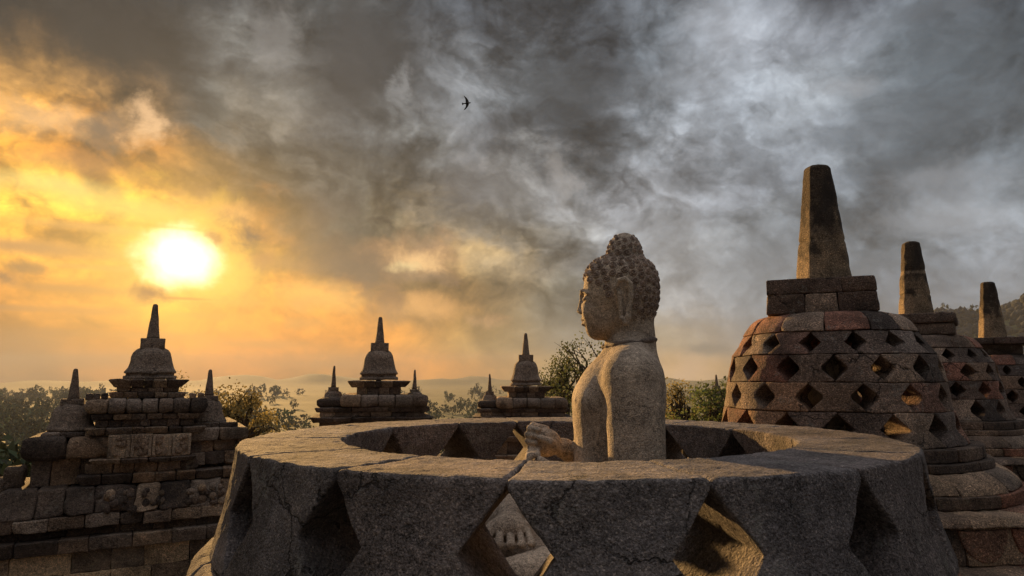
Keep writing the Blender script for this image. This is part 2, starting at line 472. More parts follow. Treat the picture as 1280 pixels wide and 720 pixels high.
# ------------------------------------------------------------------ materials
def stone_mat(name, base, bump=.5, scale=1., stain=.6, lichen=.25, fine=1., lich_col=(.30, .27, .20), stain_col=(.018, .015, .013), grain=1., cracks=0.):
    m = bpy.data.materials.new(name)
    m.use_nodes = True
    m.node_tree.nodes.clear()
    w = NT(m.node_tree)
    co = w.n('ShaderNodeTexCoord').outputs['Object']
    tint = w.n('ShaderNodeAttribute', attribute_name='tint').outputs['Color']
    n1 = w.noise(co, 3.2 * scale, 8, .62, .3)
    n2 = w.noise(co, 38 * scale, 6, .68)
    n3 = w.noise(co, 150 * scale * fine, 4, .7)
    n4 = w.noise(co, 1.3 * scale, 6, .65, .8)
    col = w.mix(1., tint, (*base, 1), 'MULTIPLY')
    v = w.m('ADD', w.sm(n1, .25, .75, .62, 1.38), w.m('ADD', w.sm(n2, .33, .67, -.32, .32), w.sm(n3, .33, .67, -.42, .42)))
    col = w.mix(1., col, w.n('ShaderNodeCombineColor', {0: v, 1: v, 2: v}).outputs[0], 'MULTIPLY')
    # mineral grains
    gr = w.n('ShaderNodeTexVoronoi', {'Vector': co, 'Scale': 170 * scale * fine}, feature='F1').outputs['Color']
    gs = w.n('ShaderNodeSeparateColor', {0: gr}).outputs[0]
    gk = w.ramp(gs, [(.0, (.55, .55, .56)), (.35, (.86, .86, .86)), (.8, (1.08, 1.07, 1.06)), (.93, (1.75, 1.68, 1.6)), (1., (2.3, 2.2, 2.05))])
    col = w.mix(grain, col, gk, 'MULTIPLY')
    # broad tonal drift across joints
    bd = w.noise(co, .9 * scale, 4, .6, .6)
    col = w.mix(1., col, w.ramp(bd, [(.32, (.68, .66, .66)), (.5, (1., 1., 1.)), (.68, (1.28, 1.22, 1.12))]), 'MULTIPLY')
    # lichen freckles and dark weather stains
    if lichen > 0:
        ln = w.m('MULTIPLY', w.sm(w.noise(co, 14 * scale, 7, .75), .53, .66), w.sm(w.noise(co, 2.1 * scale, 3, .5), .42, .62))
        col = w.mix(w.m('MULTIPLY', ln, lichen), col, (*lich_col, 1))
    if stain > 0:
        st = w.sm(w.m('ADD', w.m('MULTIPLY', n4, .75), w.m('MULTIPLY', n2, .25)), .50, .60)
        col = w.mix(w.m('MULTIPLY', st, stain), col, (*stain_col, 1))
    crk = None
    if cracks:
        wv = w.n('ShaderNodeVectorMath', {0: co, 1: w.n('ShaderNodeVectorMath', {0: w.noise(co, 7., 5, .6, 0, 1), 3: .22}, operation='SCALE').outputs[0]}, operation='ADD').outputs[0]
        ed = w.n('ShaderNodeTexVoronoi', {'Vector': wv, 'Scale': cracks}, feature='DISTANCE_TO_EDGE').outputs['Distance']
        msk = w.sm(w.noise(co, 2.3, 3, .5), .50, .60)
        crk = w.m('MULTIPLY', w.sm(ed, .004, .016, 1., 0.), msk)
        col = w.mix(w.m('MULTIPLY', crk, .8), col, (.012, .010, .009, 1))
        # pale crusts of lichen with a crisp edge
        pl_ = w.m('MULTIPLY', w.sm(w.noise(co, 6.5, 8, .68, .5), .585, .61), w.sm(w.noise(co, 45., 5, .7), .42, .55))
        col = w.mix(w.m('MULTIPLY', pl_, .38), col, (.34, .33, .29, 1))
    vor = w.n('ShaderNodeTexVoronoi', {'Vector': w.n('ShaderNodeVectorMath', {0: co, 1: w.n('ShaderNodeVectorMath', {0: w.noise(co, 30 * scale, 3, .6, 0, 1), 3: .03 / scale}, operation='SCALE').outputs[0]}, operation='ADD').outputs[0], 'Scale': 75 * scale}, feature='F1').outputs['Distance']
    pits = w.sm(vor, .02, .30)
    big = w.n('ShaderNodeTexVoronoi', {'Vector': co, 'Scale': 17 * scale}, feature='F1').outputs['Distance']
    holes = w.sm(big, .05, .13)
    col = w.mix(w.m('MULTIPLY', w.m('SUBTRACT', 1., holes), .55), col, (.012, .010, .009, 1))
    n5 = w.noise(co, 88 * scale, 3, .6)
    h0 = w.m('MULTIPLY', crk, -1.6) if crk is not None else 0.
    h = w.m('ADD', w.m('MULTIPLY', n2, 1.3), w.m('MULTIPLY', n3, .42))
    h = w.m('ADD', h, w.m('MULTIPLY', n5, 1.7))
    h = w.m('ADD', h, w.m('MULTIPLY', pits, .30))
    h = w.m('ADD', h, w.m('MULTIPLY', holes, .5))
    h = w.m('ADD', h, w.m('MULTIPLY', n1, 1.2))
    h = w.m('ADD', h, h0)
    bp = w.n('ShaderNodeBump', {'Height': h, 'Strength': bump, 'Distance': .018 / scale})
    bs = w.n('ShaderNodeBsdfPrincipled', {'Base Color': col, 'Roughness': .88, 'Specular IOR Level': .35, 'Normal': bp.outputs[0]})
    w.n('ShaderNodeOutputMaterial', {0: bs.outputs[0]})
    return m


M_ring = stone_mat('andesite_rough', (.225, .205, .200), bump=.95, scale=1.35, stain=.45, grain=.65, cracks=3.2, lichen=.15, lich_col=(.26, .22, .19))
M_bell = stone_mat('andesite_bell', (.235, .195, .172), bump=.8, scale=.7, stain=.62, lichen=.3, cracks=1.6)
M_base = stone_mat('andesite_base', (.22, .175, .140), bump=.8, scale=.7, stain=.45, lichen=.35, lich_col=(.32, .27, .16))
M_shrine = stone_mat('andesite_shrine', (.30, .245, .200), bump=.9, scale=.45, stain=.75, lichen=.55, grain=.55, lich_col=(.36, .33, .26))
M_buddha = stone_mat('andesite_statue', (.45, .37, .285), bump=.55, scale=1.9, stain=.08, lichen=.22, grain=.4, lich_col=(.36, .31, .23))
M_hair = stone_mat('andesite_hair', (.34, .265, .215), bump=.4, scale=2.2, stain=.2, lichen=.1, grain=.25)
M_floor = stone_mat('terrace_stone', (.16, .13, .11), bump=.7, scale=.5, stain=.5, lichen=.2)


def simple_mat(name, col, rough=.9, scale=5., var=.5, transl=0, col2=None, spec=.3):
    m = bpy.data.materials.new(name)
    m.use_nodes = True
    m.node_tree.nodes.clear()
    w = NT(m.node_tree)
    co = w.n('ShaderNodeTexCoord').outputs['Object']
    tint = w.n('ShaderNodeAttribute', attribute_name='tint').outputs['Color']
    n = w.noise(co, scale, 5, .6)
    c = w.mix(w.sm(n, .3, .7), (*[q * (1 - var) for q in col], 1), (*(col2 or [q * (1 + var) for q in col]), 1))
    c = w.mix(1., c, tint, 'MULTIPLY')
    bs = w.n('ShaderNodeBsdfPrincipled', {'Base Color': c, 'Roughness': rough, 'Specular IOR Level': spec})
    out = bs.outputs[0]
    if transl:
        tr = w.n('ShaderNodeBsdfTranslucent', {'Color': c})
        ms = w.n('ShaderNodeMixShader', {0: transl, 1: bs.outputs[0], 2: tr.outputs[0]})
        out = ms.outputs[0]
    w.n('ShaderNodeOutputMaterial', {0: out})
    return m


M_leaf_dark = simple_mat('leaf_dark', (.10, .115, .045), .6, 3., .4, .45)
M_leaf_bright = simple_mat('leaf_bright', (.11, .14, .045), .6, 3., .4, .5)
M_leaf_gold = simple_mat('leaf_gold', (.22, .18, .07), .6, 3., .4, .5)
M_bark = simple_mat('bark', (.06, .045, .03), .95, 9., .4)
M_forest = simple_mat('forest_canopy', (.055, .070, .028), .8, .08, .5, .0)
M_ground = simple_mat('valley_ground', (.070, .080, .034), .95, .22, .65)
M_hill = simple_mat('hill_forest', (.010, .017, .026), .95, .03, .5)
M_bird = simple_mat('bird_feathers', (.012, .011, .010), .7, 20., .3)

# ------------------------------------------------------------------ terrain
HZ = CAMH


def terrain_h(X, Y):
    r = np.hypot(X, Y)
    h = -9 - 33 * np.clip((r - 30) / 220, 0, 1) ** .8
    P = np.stack([X / 160, Y / 160, np.zeros_like(X)], 1)
    h = h + fbm(P, 4, 11) * 2.2 * np.clip(r / 200 - .3, 0, 1)
    az = np.degrees(np.arctan2(X, Y))
    rid = fbm(np.stack([az / 3.2, r / 900, np.zeros_like(az)], 1), 4, 5)
    # forested ridge to the right
    up = np.interp(az, [22, 27, 30, 33, 36, 40, 47, 60, 80], [0, .12, .72, .84, .80, 1.08, 1.35, 1.2, .3])
    prof = np.exp(-((r - 1450) / 330.) ** 2)
    h = h + (192 + 12 * rid) * up * prof
    # far low hills all round the horizon
    h = h + (55 + 40 * rid) * np.exp(-((r - 4300) / 700.) ** 2) * np.interp(az, [-60, -35, -20, 0, 15, 30], [.25, .45, .75, .55, .9, 1.])
    return h


def build_terrain():
    nr, na = 130, 300
    rr = np.concatenate([[0.01], 18 * (6500 / 18) ** (np.linspace(0, 1, nr - 1))])
    aa = np.linspace(-math.pi, math.pi, na, endpoint=False)
    # more spokes in front
    RR, AA = np.meshgrid(rr, aa, indexing='ij')
    X, Y = RR * np.sin(AA), RR * np.cos(AA)
    Z = terrain_h(X.ravel(), Y.ravel())
    V = np.stack([X.ravel(), Y.ravel(), Z], 1)
    F = []
    for i in range(nr - 1):
        for j in range(na):
            k = (j + 1) % na
            F.append((i * na + j, i * na + k, (i + 1) * na + k, (i + 1) * na + j)[::-1])
    mb = MB(); mb.add(V, F)
    tag(mb.build('ground', M_ground), kind='structure')


build_terrain()


def ico(sub):
    bm = bmesh.new()
    bmesh.ops.create_icosphere(bm, subdivisions=sub, radius=1)
    V = np.array([v.co[:] for v in bm.verts])
    F = [tuple(v.index for v in f.verts) for f in bm.faces]
    bm.free()
    return V, F


IC2, ICF2 = ico(2)
IC1, ICF1 = ico(1)


def crown_lump(mb, c, rx, rz, seed, sub=2, tint=(1, 1, 1)):
    V, F = (IC2, ICF2) if sub == 2 else (IC1, ICF1)
    k = 1 + .38 * fbm(V * 2.1 + seed * 3.7, 2, seed % 50)
    mb.add(V * k[:, None] * np.array([rx, rx, rz]) + np.array(c), F, tint)


def crown_template(seed, nq, size):
    """a crown of leaf sprays round a dozen boughs, unit radius"""
    r = np.random.default_rng(seed)
    nb = 13
    a = r.uniform(0, 6.28, nb)
    zz = r.uniform(.25, 1.35, nb)
    rad = np.sqrt(r.random(nb)) * (1 - .6 * np.abs(zz - .6))
    Cb = np.stack([np.cos(a) * rad, np.sin(a) * rad, zz], 1)
    kb = r.uniform(.55, 1.45, nb)
    w_ = r.integers(0, nb, nq)
    D = r.normal(size=(nq, 3))
    D /= np.linalg.norm(D, axis=1, keepdims=True)
    O = Cb[w_] + D * (.36 * r.random((nq, 1)) ** .4) * np.array([1, 1, .75])
    N = D + r.normal(size=(nq, 3)) * .7 + np.array([0, 0, .4])
    N /= np.linalg.norm(N, axis=1, keepdims=True)
    T = np.cross(N, r.normal(size=(nq, 3)))
    T /= np.linalg.norm(T, axis=1, keepdims=True)
    B = np.cross(N, T)
    s1 = size * r.uniform(.6, 1.4, (nq, 1))
    V = np.stack([O - T * s1, O - B * s1 * .6 + N * s1 * .15, O + T * s1, O + B * s1 * .6 + N * s1 * .15], 1).reshape(-1, 3)
    F = np.arange(nq * 4).reshape(-1, 4)
    K = np.repeat(kb[w_] * r.uniform(.8, 1.2, nq), 4)
    return V, F, np.stack([K, K, K], 1)


def build_forest():
    mb = MB()
    r = random.Random(3)
    near = [crown_template(i, 520, .085) for i in range(5)]
    far = [crown_template(20 + i, 130, .16) for i in range(4)]
    specs = []
    for i in range(3300):
        az = r.uniform(-44, -28) if r.random() < .5 else r.uniform(-46, 45)
        d0 = 44. if az < -28 else 70.
        d = d0 * (1900 / d0) ** (r.random() ** .8)
        specs.append((az, d))
    xy = np.array([(d * math.sin(R(a)), d * math.cos(R(a))) for a, d in specs])
    hh = terrain_h(xy[:, 0], xy[:, 1])
    keep = vnoise(np.c_[xy / 80., np.zeros(len(xy))], 4) > -.22
    for (x, y), h, kp, (az, d) in zip(xy, hh, keep, specs):
        if not kp:
            continue
        s_ = r.uniform(3.0, 6.0) * (1 + d / 1500) * min(1., .45 + d / 150)
        V, F, T = r.choice(near if d < 300 else far)
        a = r.uniform(0, 6.28)
        ca, sa = math.cos(a), math.sin(a)
        W = np.stack([V[:, 0] * ca - V[:, 1] * sa, V[:, 0] * sa + V[:, 1] * ca, V[:, 2]], 1)
        W = W * np.array([s_, s_, s_ * r.uniform(.9, 1.7)]) + np.array([x, y, h])
        k = r.uniform(.6, 1.5)
        mb.add(W, F, T * np.array([k * r.uniform(.9, 1.3), k * r.uniform(.9, 1.2), k]))
    tag(mb.build('forest', M_forest, smooth=False), 'misty green forest canopy filling the valley below the temple', 'forest', kind='stuff')
    # trees standing on the ridge to the right: the ridge reads as one wooded mass
    mb = MB()
    for i in range(2600):
        az = r.uniform(24, 52)
        d = r.uniform(1100, 1560)
        x, y = d * math.sin(R(az)), d * math.cos(R(az))
        h = float(terrain_h(np.array([x]), np.array([y]))[0])
        s = r.uniform(4, 9)
        k = r.uniform(.6, 1.3)
        crown_lump(mb, (x, y, h + s * .4), s, s * r.uniform(.6, 1.2), r.randint(0, 999), 1, (k, k, k))
    tag(mb.build('hill_woods', M_hill, smooth=False), 'dark bluish woods covering the distant ridge behind the bell stupas', 'woods', kind='stuff')


build_forest()

# ------------------------------------------------------------------ terraces
TC = (15., 1.)


def disc_terrace(name, rad, ztop, zbot, seed):
    mb = MB()
    # paving stones as one sheet with thickness
    na, nr = 180, 40
    V, F = [], []
    rs = np.linspace(0, rad, nr)
    for i, r_ in enumerate(rs):
        for j in range(na):
            a = 2 * math.pi * j / na
            V.append((TC[0] + r_ * math.cos(a), TC[1] + r_ * math.sin(a), ztop))
    for i in range(nr - 1):
        for j in range(na):
            k = (j + 1) % na
            F.append((i * na + j, (i + 1) * na + j, (i + 1) * na + k, i * na + k))
    n = len(V)
    for j in range(na):
        a = 2 * math.pi * j / na
        V.append((TC[0] + rad * math.cos(a), TC[1] + rad * math.sin(a), zbot))
    for j in range(na):
        k = (j + 1) % na
        F.append(((nr - 1) * na + j, n + j, n + k, (nr - 1) * na + k))
    V = np.array(V)
    V[:, 2] += fbm(V * 1.1, 3, seed) * .008
    mb.add(V, F)
    tag(mb.build(name, M_paving, smooth=False), kind='structure')


def paving_mat():
    m = bpy.data.materials.new('terrace_paving')
    m.use_nodes = True
    m.node_tree.nodes.clear()
    w = NT(m.node_tree)
    co = w.n('ShaderNodeTexCoord').outputs['Object']
    br = w.n('ShaderNodeTexBrick', {'Vector': co, 'Scale': 1.6, 'Mortar Size': .014, 'Color1': (.15, .12, .10, 1), 'Color2': (.10, .085, .075, 1), 'Mortar': (.02, .018, .015, 1)})
    n = w.noise(co, 6, 8, .65)
    c = w.mix(1., br.outputs[0], w.ramp(n, [(.3, (.5, .5, .5)), (.7, (1.4, 1.35, 1.25))]), 'MULTIPLY')
    h = w.m('ADD', w.m('MULTIPLY', n, .6), w.m('MULTIPLY', br.outputs[1], -.8))
    bp = w.n('ShaderNodeBump', {'Height': h, 'Strength': .8, 'Distance': .02})
    bs = w.n('ShaderNodeBsdfPrincipled', {'Base Color': c, 'Roughness': .9, 'Normal': bp.outputs[0]})
    w.n('ShaderNodeOutputMaterial', {0: bs.outputs[0]})
    return m


M_paving = paving_mat()
disc_terrace('terrace', 17.0, 0., -1.45, 1)
disc_terrace('lower_terrace', 20.5, -1.45, -3.4, 2)
disc_terrace('gallery_floor', 27., -3.4, -12, 3)


# ------------------------------------------------------------------ ring-shaped masonry
def ring_course(mb, cx, cy, prof, rin, n, phase=0., res=.06, amp=.004, ns=12., bev=.012, seed=0, red=.0, gap=.004, tints=None, jit=.006, a_range=None):
    """one course of n stones round (cx, cy); prof = [(z, R), ...] from top to bottom of the outer face"""
    z1, z0 = prof[0][0], prof[-1][0]
    # arc-length parameter along the outer profile
    P = np.array(prof)
    s = np.concatenate([[0], np.cumsum(np.hypot(*np.diff(P, axis=0).T))])
    s /= s[-1]
    L_v = float(np.hypot(*np.diff(P, axis=0).T).sum())
    rr = random.Random(seed)
    edges = [phase + 360. / n * (i + rr.uniform(-.12, .12)) for i in range(n)]
    edges.append(edges[0] + 360)
    for i in range(n):
        a0, a1 = edges[i], edges[i + 1]
        mid = (a0 + a1) / 2
        if a_range and not (a_range[0] <= (mid + 720) % 360 <= a_range[1]):
            continue
        Rm = P[:, 1].mean()
        g = math.degrees(gap / Rm)
        off = rr.uniform(-jit, jit)
        def fn(u, a0=a0, a1=a1, off=off):
            v = 1 - u[:, 2]
            z = np.interp(v, s, P[:, 0])
            Ro = np.interp(v, s, P[:, 1]) + off
            zi = z1 + (z0 - z1) * v
            a = np.radians(a0 + g + (a1 - a0 - 2 * g) * u[:, 0])
            w = u[:, 1]
            r_ = rin + (Ro - rin) * w
            zz = zi + (z - zi) * w
            return np.stack([cx + r_ * np.cos(a), cy + r_ * np.sin(a), zz], 1)
        L = (math.radians(a1 - a0) * Rm, max(.05, Rm - rin), L_v)
        block(mb, L, fn, res=(res, max(res, .1) if Rm - rin > .5 else res, res), bev=bev, amp=amp, ns=ns, seed=seed * 31 + i, flip=True,
              tint=(tints[i % len(tints)] if tints else pick(seed * 131 + i, red)))


def lattice_row(mb, cx, cy, z0, z1, Rf, th, centers, hw, apex, res, amp, ns, bev, seed, red=.0, gap=.003, tints=None, bulge_=0., splay=.80):
    """a row of hourglass stones: between two neighbours a diamond opening stays free.
    centers: azimuths (deg) of the openings; hw: half width of an opening in degrees"""
    n = len(centers)
    H = z1 - z0
    for i in range(n):
        a0 = centers[i]
        a1 = centers[(i + 1) % n]
        if a1 < a0:
            a1 += 360
        rr = random.Random(seed * 57 + i)
        off = rr.uniform(-1, 1) * .008
        def fn(u, a0=a0, a1=a1, off=off):
            v = u[:, 2]
            z = z0 + H * v
            t = np.clip((np.abs(z - (z0 + z1) / 2)) / (H / 2 - apex), 0, 1)
            open_ = hw * (1 - t)
            Ro = Rf(z) + off
            w = u[:, 1]
            r_ = Ro - th * (1 - w)
            # openings narrow a little towards the inside
            g = math.degrees(gap / 1.1)
            o = open_ * (splay + (1 - splay) * w) + g
            a = np.radians((a0 + o) + (a1 - a0 - 2 * o) * u[:, 0])
            r_ = r_ * (1 + bulge_ * np.maximum(0, np.cos(a)) ** 2)
            return np.stack([cx + r_ * np.cos(a), cy + r_ * np.sin(a), z], 1)
        Rm = float(Rf(np.array([(z0 + z1) / 2]))[0])
        L = (math.radians(a1 - a0) * Rm * .8, th, H)
        block(mb, L, fn, res=res, bev=bev, amp=amp, ns=ns, seed=seed * 77 + i, flip=True, octv=4 if res < .03 else 3,
              tint=(tints[i % len(tints)] if tints else pick(seed * 177 + i, red)))


# ---- the open stupa in front with the exposed statue
RC = (.170, 2.575)
RIM = CAMH - .215
ring_root = empty('open_stupa', (RC[0], RC[1], 0))
tag(ring_root, 'large open-topped stone stupa ring with diamond openings, surrounding the seated statue', 'stupa')
CEN = [-172., -143.2, -121.6, -99.4, -76.6, -54.4, -33., -8.1, 23.3, 48., 74., 100.5, 122.7, 150.7]
BULGE = .07
mb = MB()
Rring = interp_profile([(RIM, 1.120), (RIM - .08, 1.128), (RIM - .2, 1.150), (RIM - .33, 1.185)])
lattice_row(mb, 0, 0, RIM - .32, RIM, Rring, .335, CEN, 5.0, .024, .014, .0020, 34., .008, 5, tints=[(1., .96, .94), (.9, .88, .86), (1.08, 1., .95), (.96, .95, .95), (.9, .9, .92)], bulge_=BULGE, splay=1.55)
mb.build('wall', M_ring, ring_root)
ZB = RIM - .320
mb = MB()
ring_course(mb, 0, 0, [(ZB - .004, 1.17), (ZB - .012, 1.21), (ZB - .05, 1.245), (ZB - .13, 1.27), (ZB - .20, 1.26)], .80, 16, 5, res=.03, amp=.004, ns=20, bev=.01, seed=21)
mb.build('lotus_cushion', M_ring, ring_root)
mb = MB()
ring_course(mb, 0, 0, [(ZB - .204, 1.34), (ZB - .30, 1.36)], .80, 18, 11, res=.06, seed=22)
ring_course(mb, 0, 0, [(ZB - .304, 1.50), (ZB - .36, 1.60), (ZB - .46, 1.68), (ZB - .56, 1.69)], .9, 20, 3, res=.06, seed=23)
ring_course(mb, 0, 0, [(ZB - .564, 1.95), (ZB - .60, 2.0), (ZB - .88, 2.0)], 1.0, 22, 3, res=.08, seed=24)
ring_course(mb, 0, 0, [(ZB - .884, 2.1), (ZB - .93, 2.3), (0.0, 2.42)], 1.0, 26, 3, res=.08, seed=25)
mb.build('stepped_base', M_base, ring_root)
# floor inside the ring, stones set flush
mb = MB()
FZ = CAMH - .745
for i in range(-3, 3):
    for j in range(-3, 3):
        x0, y0 = i * .36 + (.1 if j % 2 else 0), j * .36
        cxm, cym = x0 + .18, y0 + .18
        if math.hypot(cxm, cym) < .92:
            box_block(mb, x0 + .004, x0 + .356, y0 + .004, y0 + .356, FZ - .12, FZ, res=.05, bev=.012, amp=.005, ns=14, seed=i * 7 + j + 50, tint=pick(i * 9 + j))
mb.build('inner_floor', M_base, ring_root)


# ------------------------------------------------------------------ the perforated bell stupas
def lathe(mb, prof, n=48, c=(0, 0), amp=.0, ns=10., tint=(1, 1, 1), seed=0, cap=True):
    P = np.array(prof, float)
    V = []
    a = np.linspace(0, 2 * math.pi, n, endpoint=False)
    for z, r in P:
        V.append(np.stack([c[0] + r * np.cos(a), c[1] + r * np.sin(a), np.full(n, z)], 1))
    V = np.concatenate(V)
    F = []
    m = len(P)
    for i in range(m - 1):
        for j in range(n):
            k = (j + 1) % n
            F.append((i * n + j, (i + 1) * n + j, (i + 1) * n + k, i * n + k))
    if cap:
        F.append(tuple(range(n)))
        F.append(tuple(range((m - 1) * n, m * n))[::-1])
    if amp:
        V = V + v3noise(V * ns, 3, seed) * amp
    mb.add(V, F, tint)


def chamfered_spire(mb, z0, z1, w0, w1, ch, rot, amp=.006, seed=0, tint=(1, 1, 1), rows=26, stained=False):
    """tapering pinnacle, square with cut corners, worn rounded top"""
    def outline(w, k):
        c = w * ch
        pts = [(w, -w + c), (w, w - c), (w - c, w), (-w + c, w), (-w, w - c), (-w, -w + c), (-w + c, -w), (w - c, -w)]
        out = []
        for i in range(8):
            p, q = np.array(pts[i]), np.array(pts[(i + 1) % 8])
            for t in np.linspace(0, 1, k, endpoint=False):
                out.append(p + (q - p) * t)
        return np.array(out)
    V = []
    cr, sr = math.cos(rot), math.sin(rot)
    k = 6
    lv = [(z0 + (z1 - z0) * i / rows, w0 + (w1 - w0) * i / rows) for i in range(rows + 1)]
    lv += [(z1 + .022, w1 * .90), (z1 + .038, w1 * .68), (z1 + .045, w1 * .3)]
    for z, w_ in lv:
        o = outline(w_, k)
        V.append(np.stack([o[:, 0] * cr - o[:, 1] * sr, o[:, 0] * sr + o[:, 1] * cr, np.full(len(o), z)], 1))
    n = len(V[0])
    m = len(V)
    V = np.concatenate(V)
    F = [(i * n + j, i * n + (j + 1) % n, (i + 1) * n + (j + 1) % n, (i + 1) * n + j) for i in range(m - 1) for j in range(n)]
    F.append(tuple(range((m - 1) * n, m * n)))
    F.append(tuple(range(n))[::-1])
    V = V + v3noise(V * 7, 4, seed) * amp
    if stained:
        # bed joints between the stacked stones
        tz = (V[:, 2] - z0) / (z1 - z0)
        for jz in ((.36, .71) if seed % 2 else (.28, .62)):
            g_ = np.exp(-((tz - jz) / .012) ** 2)[:, None]
            V[:, :2] = V[:, :2] * (1 - .045 * g_)
        # weather-blackened upper half with runs, pale lichen-speckled foot
        hh = (V[:, 2] - z0) / (z1 - z0) + .22 * fbm(V * np.array([9, 9, 2.2]), 3, seed + 9)
        q = np.clip((hh - .46) / .10, 0, 1)[:, None]
        tint = np.array([1.12, 1.03, .90]) * (1 - q) + np.array([.34, .30, .27]) * q
        if seed == 2:
            band = np.exp(-((tz - .585) / .022) ** 2)[:, None]
            tint = tint * (1 - band) + np.array([2.2, 2.1, 1.9]) * band
    mb.add(V, F, tint)


def face_mat_rot(o):
    return o


def bell_stupa(x, y, label, seed, harm_rot, harm='square', spire=(1.41, .29, .135), dz=0., res=.045, spire_rot=None):
    root = empty('bell_stupa', (x, y, 0))
    tag(root, label, 'stupa', 'perforated bell stupas along the terrace')
    Z = CAMH + dz
    prof = [(Z + .70, .70), (Z + .66, .78), (Z + .57, .85), (Z + .47, .905), (Z + .24, 1.055), (Z - .05, 1.12), (Z - .335, 1.16), (Z - .52, 1.20), (Z - .665, 1.27)]
    Rf = interp_profile(prof)
    mb = MB()
    rows = [(Z + .24, Z + .475), (Z - .045, Z + .236), (Z - .335, Z - .049), (Z - .66, Z - .339)]
    ph0 = random.Random(seed).uniform(0, 24)
    if seed == 1:
        ph0 = 19.
    for k, (z0, z1) in enumerate(rows):
        ph = ph0 + (12 if k % 2 else 0)
        cs = [ph + 24 * i + random.Random(seed * 100 + k * 20 + i).uniform(-.8, .8) for i in range(15)]
        lattice_row(mb, 0, 0, z0, z1, Rf, .33, cs, 7.2 if k else 6.2, .015, res, .0045, 12., .012, seed * 10 + k, red=.34 if seed == 1 else .12, gap=.002)
    mb.build('lattice_bell', M_bell, root)
    mb = MB()
    ring_course(mb, 0, 0, [(Z + .70, .56), (Z + .695, .66), (Z + .66, .77), (Z + .60, .84), (Z + .479, .915)], .10, 13, ph0, res=.05, amp=.005, seed=seed * 10 + 5, red=.25)
    lathe(mb, [(Z + .69, .0), (Z + .69, .14), (Z + .55, .14)], 24, cap=False)
    mb.build('dome_cap', M_bell, root)
    # harmika
    mb = MB()
    hr = math.radians(harm_rot)
    cr, sr = math.cos(hr), math.sin(hr)
    def hb(x0, x1, y0, y1, z0, z1, tp, **kw):
        def fn(u):
            X = x0 + (x1 - x0) * u[:, 0]
            Y = y0 + (y1 - y0) * u[:, 1]
            Zq = z0 + (z1 - z0) * u[:, 2]
            k = 1 - tp * (Zq - (Z + .70)) / .42
            X, Y = X * k - (.06 if harm == 'square' else 0), Y * k
            return np.stack([X * cr - Y * sr, X * sr + Y * cr, Zq], 1)
        block(mb, (x1 - x0, y1 - y0, z1 - z0), fn, **kw)
    h0, h1 = Z + .695, Z + 1.075
    if harm == 'square':
        hm = h0 + .21
        b = .555
        kw = dict(res=.06, bev=.014, amp=.005, ns=10)
        hb(-b, -.16, -b, 0, h0, hm, .03, seed=1, tint=(.72, .6, .52), **kw)
        hb(-.155, .17, -b, 0, h0, hm, .03, seed=2, tint=(1.55, 1.4, 1.2), **kw)
        hb(.175, b, -b, 0, h0, hm, .03, seed=3, tint=(.66, .55, .5), **kw)
        hb(-b, .1, .004, b, h0, hm, .03, seed=4, tint=(.8, .7, .6), **kw)
        hb(.104, b, .004, b, h0, hm, .03, seed=5, tint=(.7, .6, .5), **kw)
        hb(-b, .22, -b, 0, hm + .003, h1, .03, seed=6, tint=(.56, .48, .44), **kw)
        hb(.224, b, -b, 0, hm + .003, h1, .03, seed=7, tint=(.72, .6, .52), **kw)
        hb(-b, -.05, .004, b, hm + .003, h1, .03, seed=8, tint=(.6, .5, .46), **kw)
        hb(-.046, b, .004, b, hm + .003, h1, .03, seed=9, tint=(.6, .5, .46), **kw)
    elif harm == 'block':
        kw = dict(res=.06, bev=.03, amp=.008, ns=8)
        hb(-.56, .56, -.56, .56, h0, h0 + .2, .05, seed=11, tint=(.9, .8, .7), **kw)
        hb(-.6, .6, -.6, .6, h0 + .204, h1, .05, seed=12, tint=(.62, .55, .5), **kw)
    else:
        kw = dict(res=.06, bev=.02, amp=.008, ns=8)
        hb(-.50, .5, -.5, .5, h0, h0 + .23, 0, seed=13, tint=(.8, .75, .7), **kw)
        hb(-.80, .0, -.7, .7, h0 + .234, h1, 0, seed=14, tint=(.55, .5, .48), **kw)
        hb(.004, .80, -.7, .7, h0 + .234, h1, 0, seed=15, tint=(.6, .5, .48), **kw)
    mb.build('harmika', M_bell, root)
    mb = MB()
    sh, sw0, sw1 = spire
    chamfered_spire(mb, h1 + .002, h1 + sh, sw0, sw1, .5, R(spire_rot if spire_rot is not None else harm_rot + 20), .006, seed, (.95, .85, .72), rows=50, stained=True)
    mb.build('spire', M_spire, root)
    mb = MB()
    ring_course(mb, 0, 0, [(Z - .665, 1.385), (Z - .785, 1.395)], .9, 15, 3 + seed, res=.06, seed=seed * 10 + 6, red=.1)
    ring_course(mb, 0, 0, [(Z - .789, 1.45), (Z - .865, 1.46)], .9, 15, 13 + seed, res=.06, seed=seed * 10 + 7, red=.1)
    mb.build('bell_foot', M_base, root)
    mb = MB()
    ring_course(mb, 0, 0, [(Z - .869, 1.47), (Z - .90, 1.55), (Z - .96, 1.63), (Z - 1.03, 1.665)], .9, 17, 3 + seed, res=.05, amp=.008, seed=seed * 10 + 8, red=.3)
    ring_course(mb, 0, 0, [(Z - 1.034, 1.70), (Z - 1.14, 1.705)], .9, 15, 8 + seed, res=.06, seed=seed * 10 + 9, red=.2)
    mb.build('lotus_cushion', M_base, root)
    mb = MB()
    # drum with a carved row of petals
    ring_course(mb, 0, 0, [(Z - 1.144, 1.93), (Z - 1.16, 2.02), (Z - 1.22, 2.04)], 1.0, 16, 2 + seed, res=.07, amp=.010, seed=seed * 10 + 11, red=.1)
    ring_course(mb, 0, 0, [(Z - 1.224, 1.98), (Z - 1.52, 2.0)], 1.0, 18, 9 + seed, res=.07, amp=.006, seed=seed * 10 + 12, red=.15)
    npet = 26
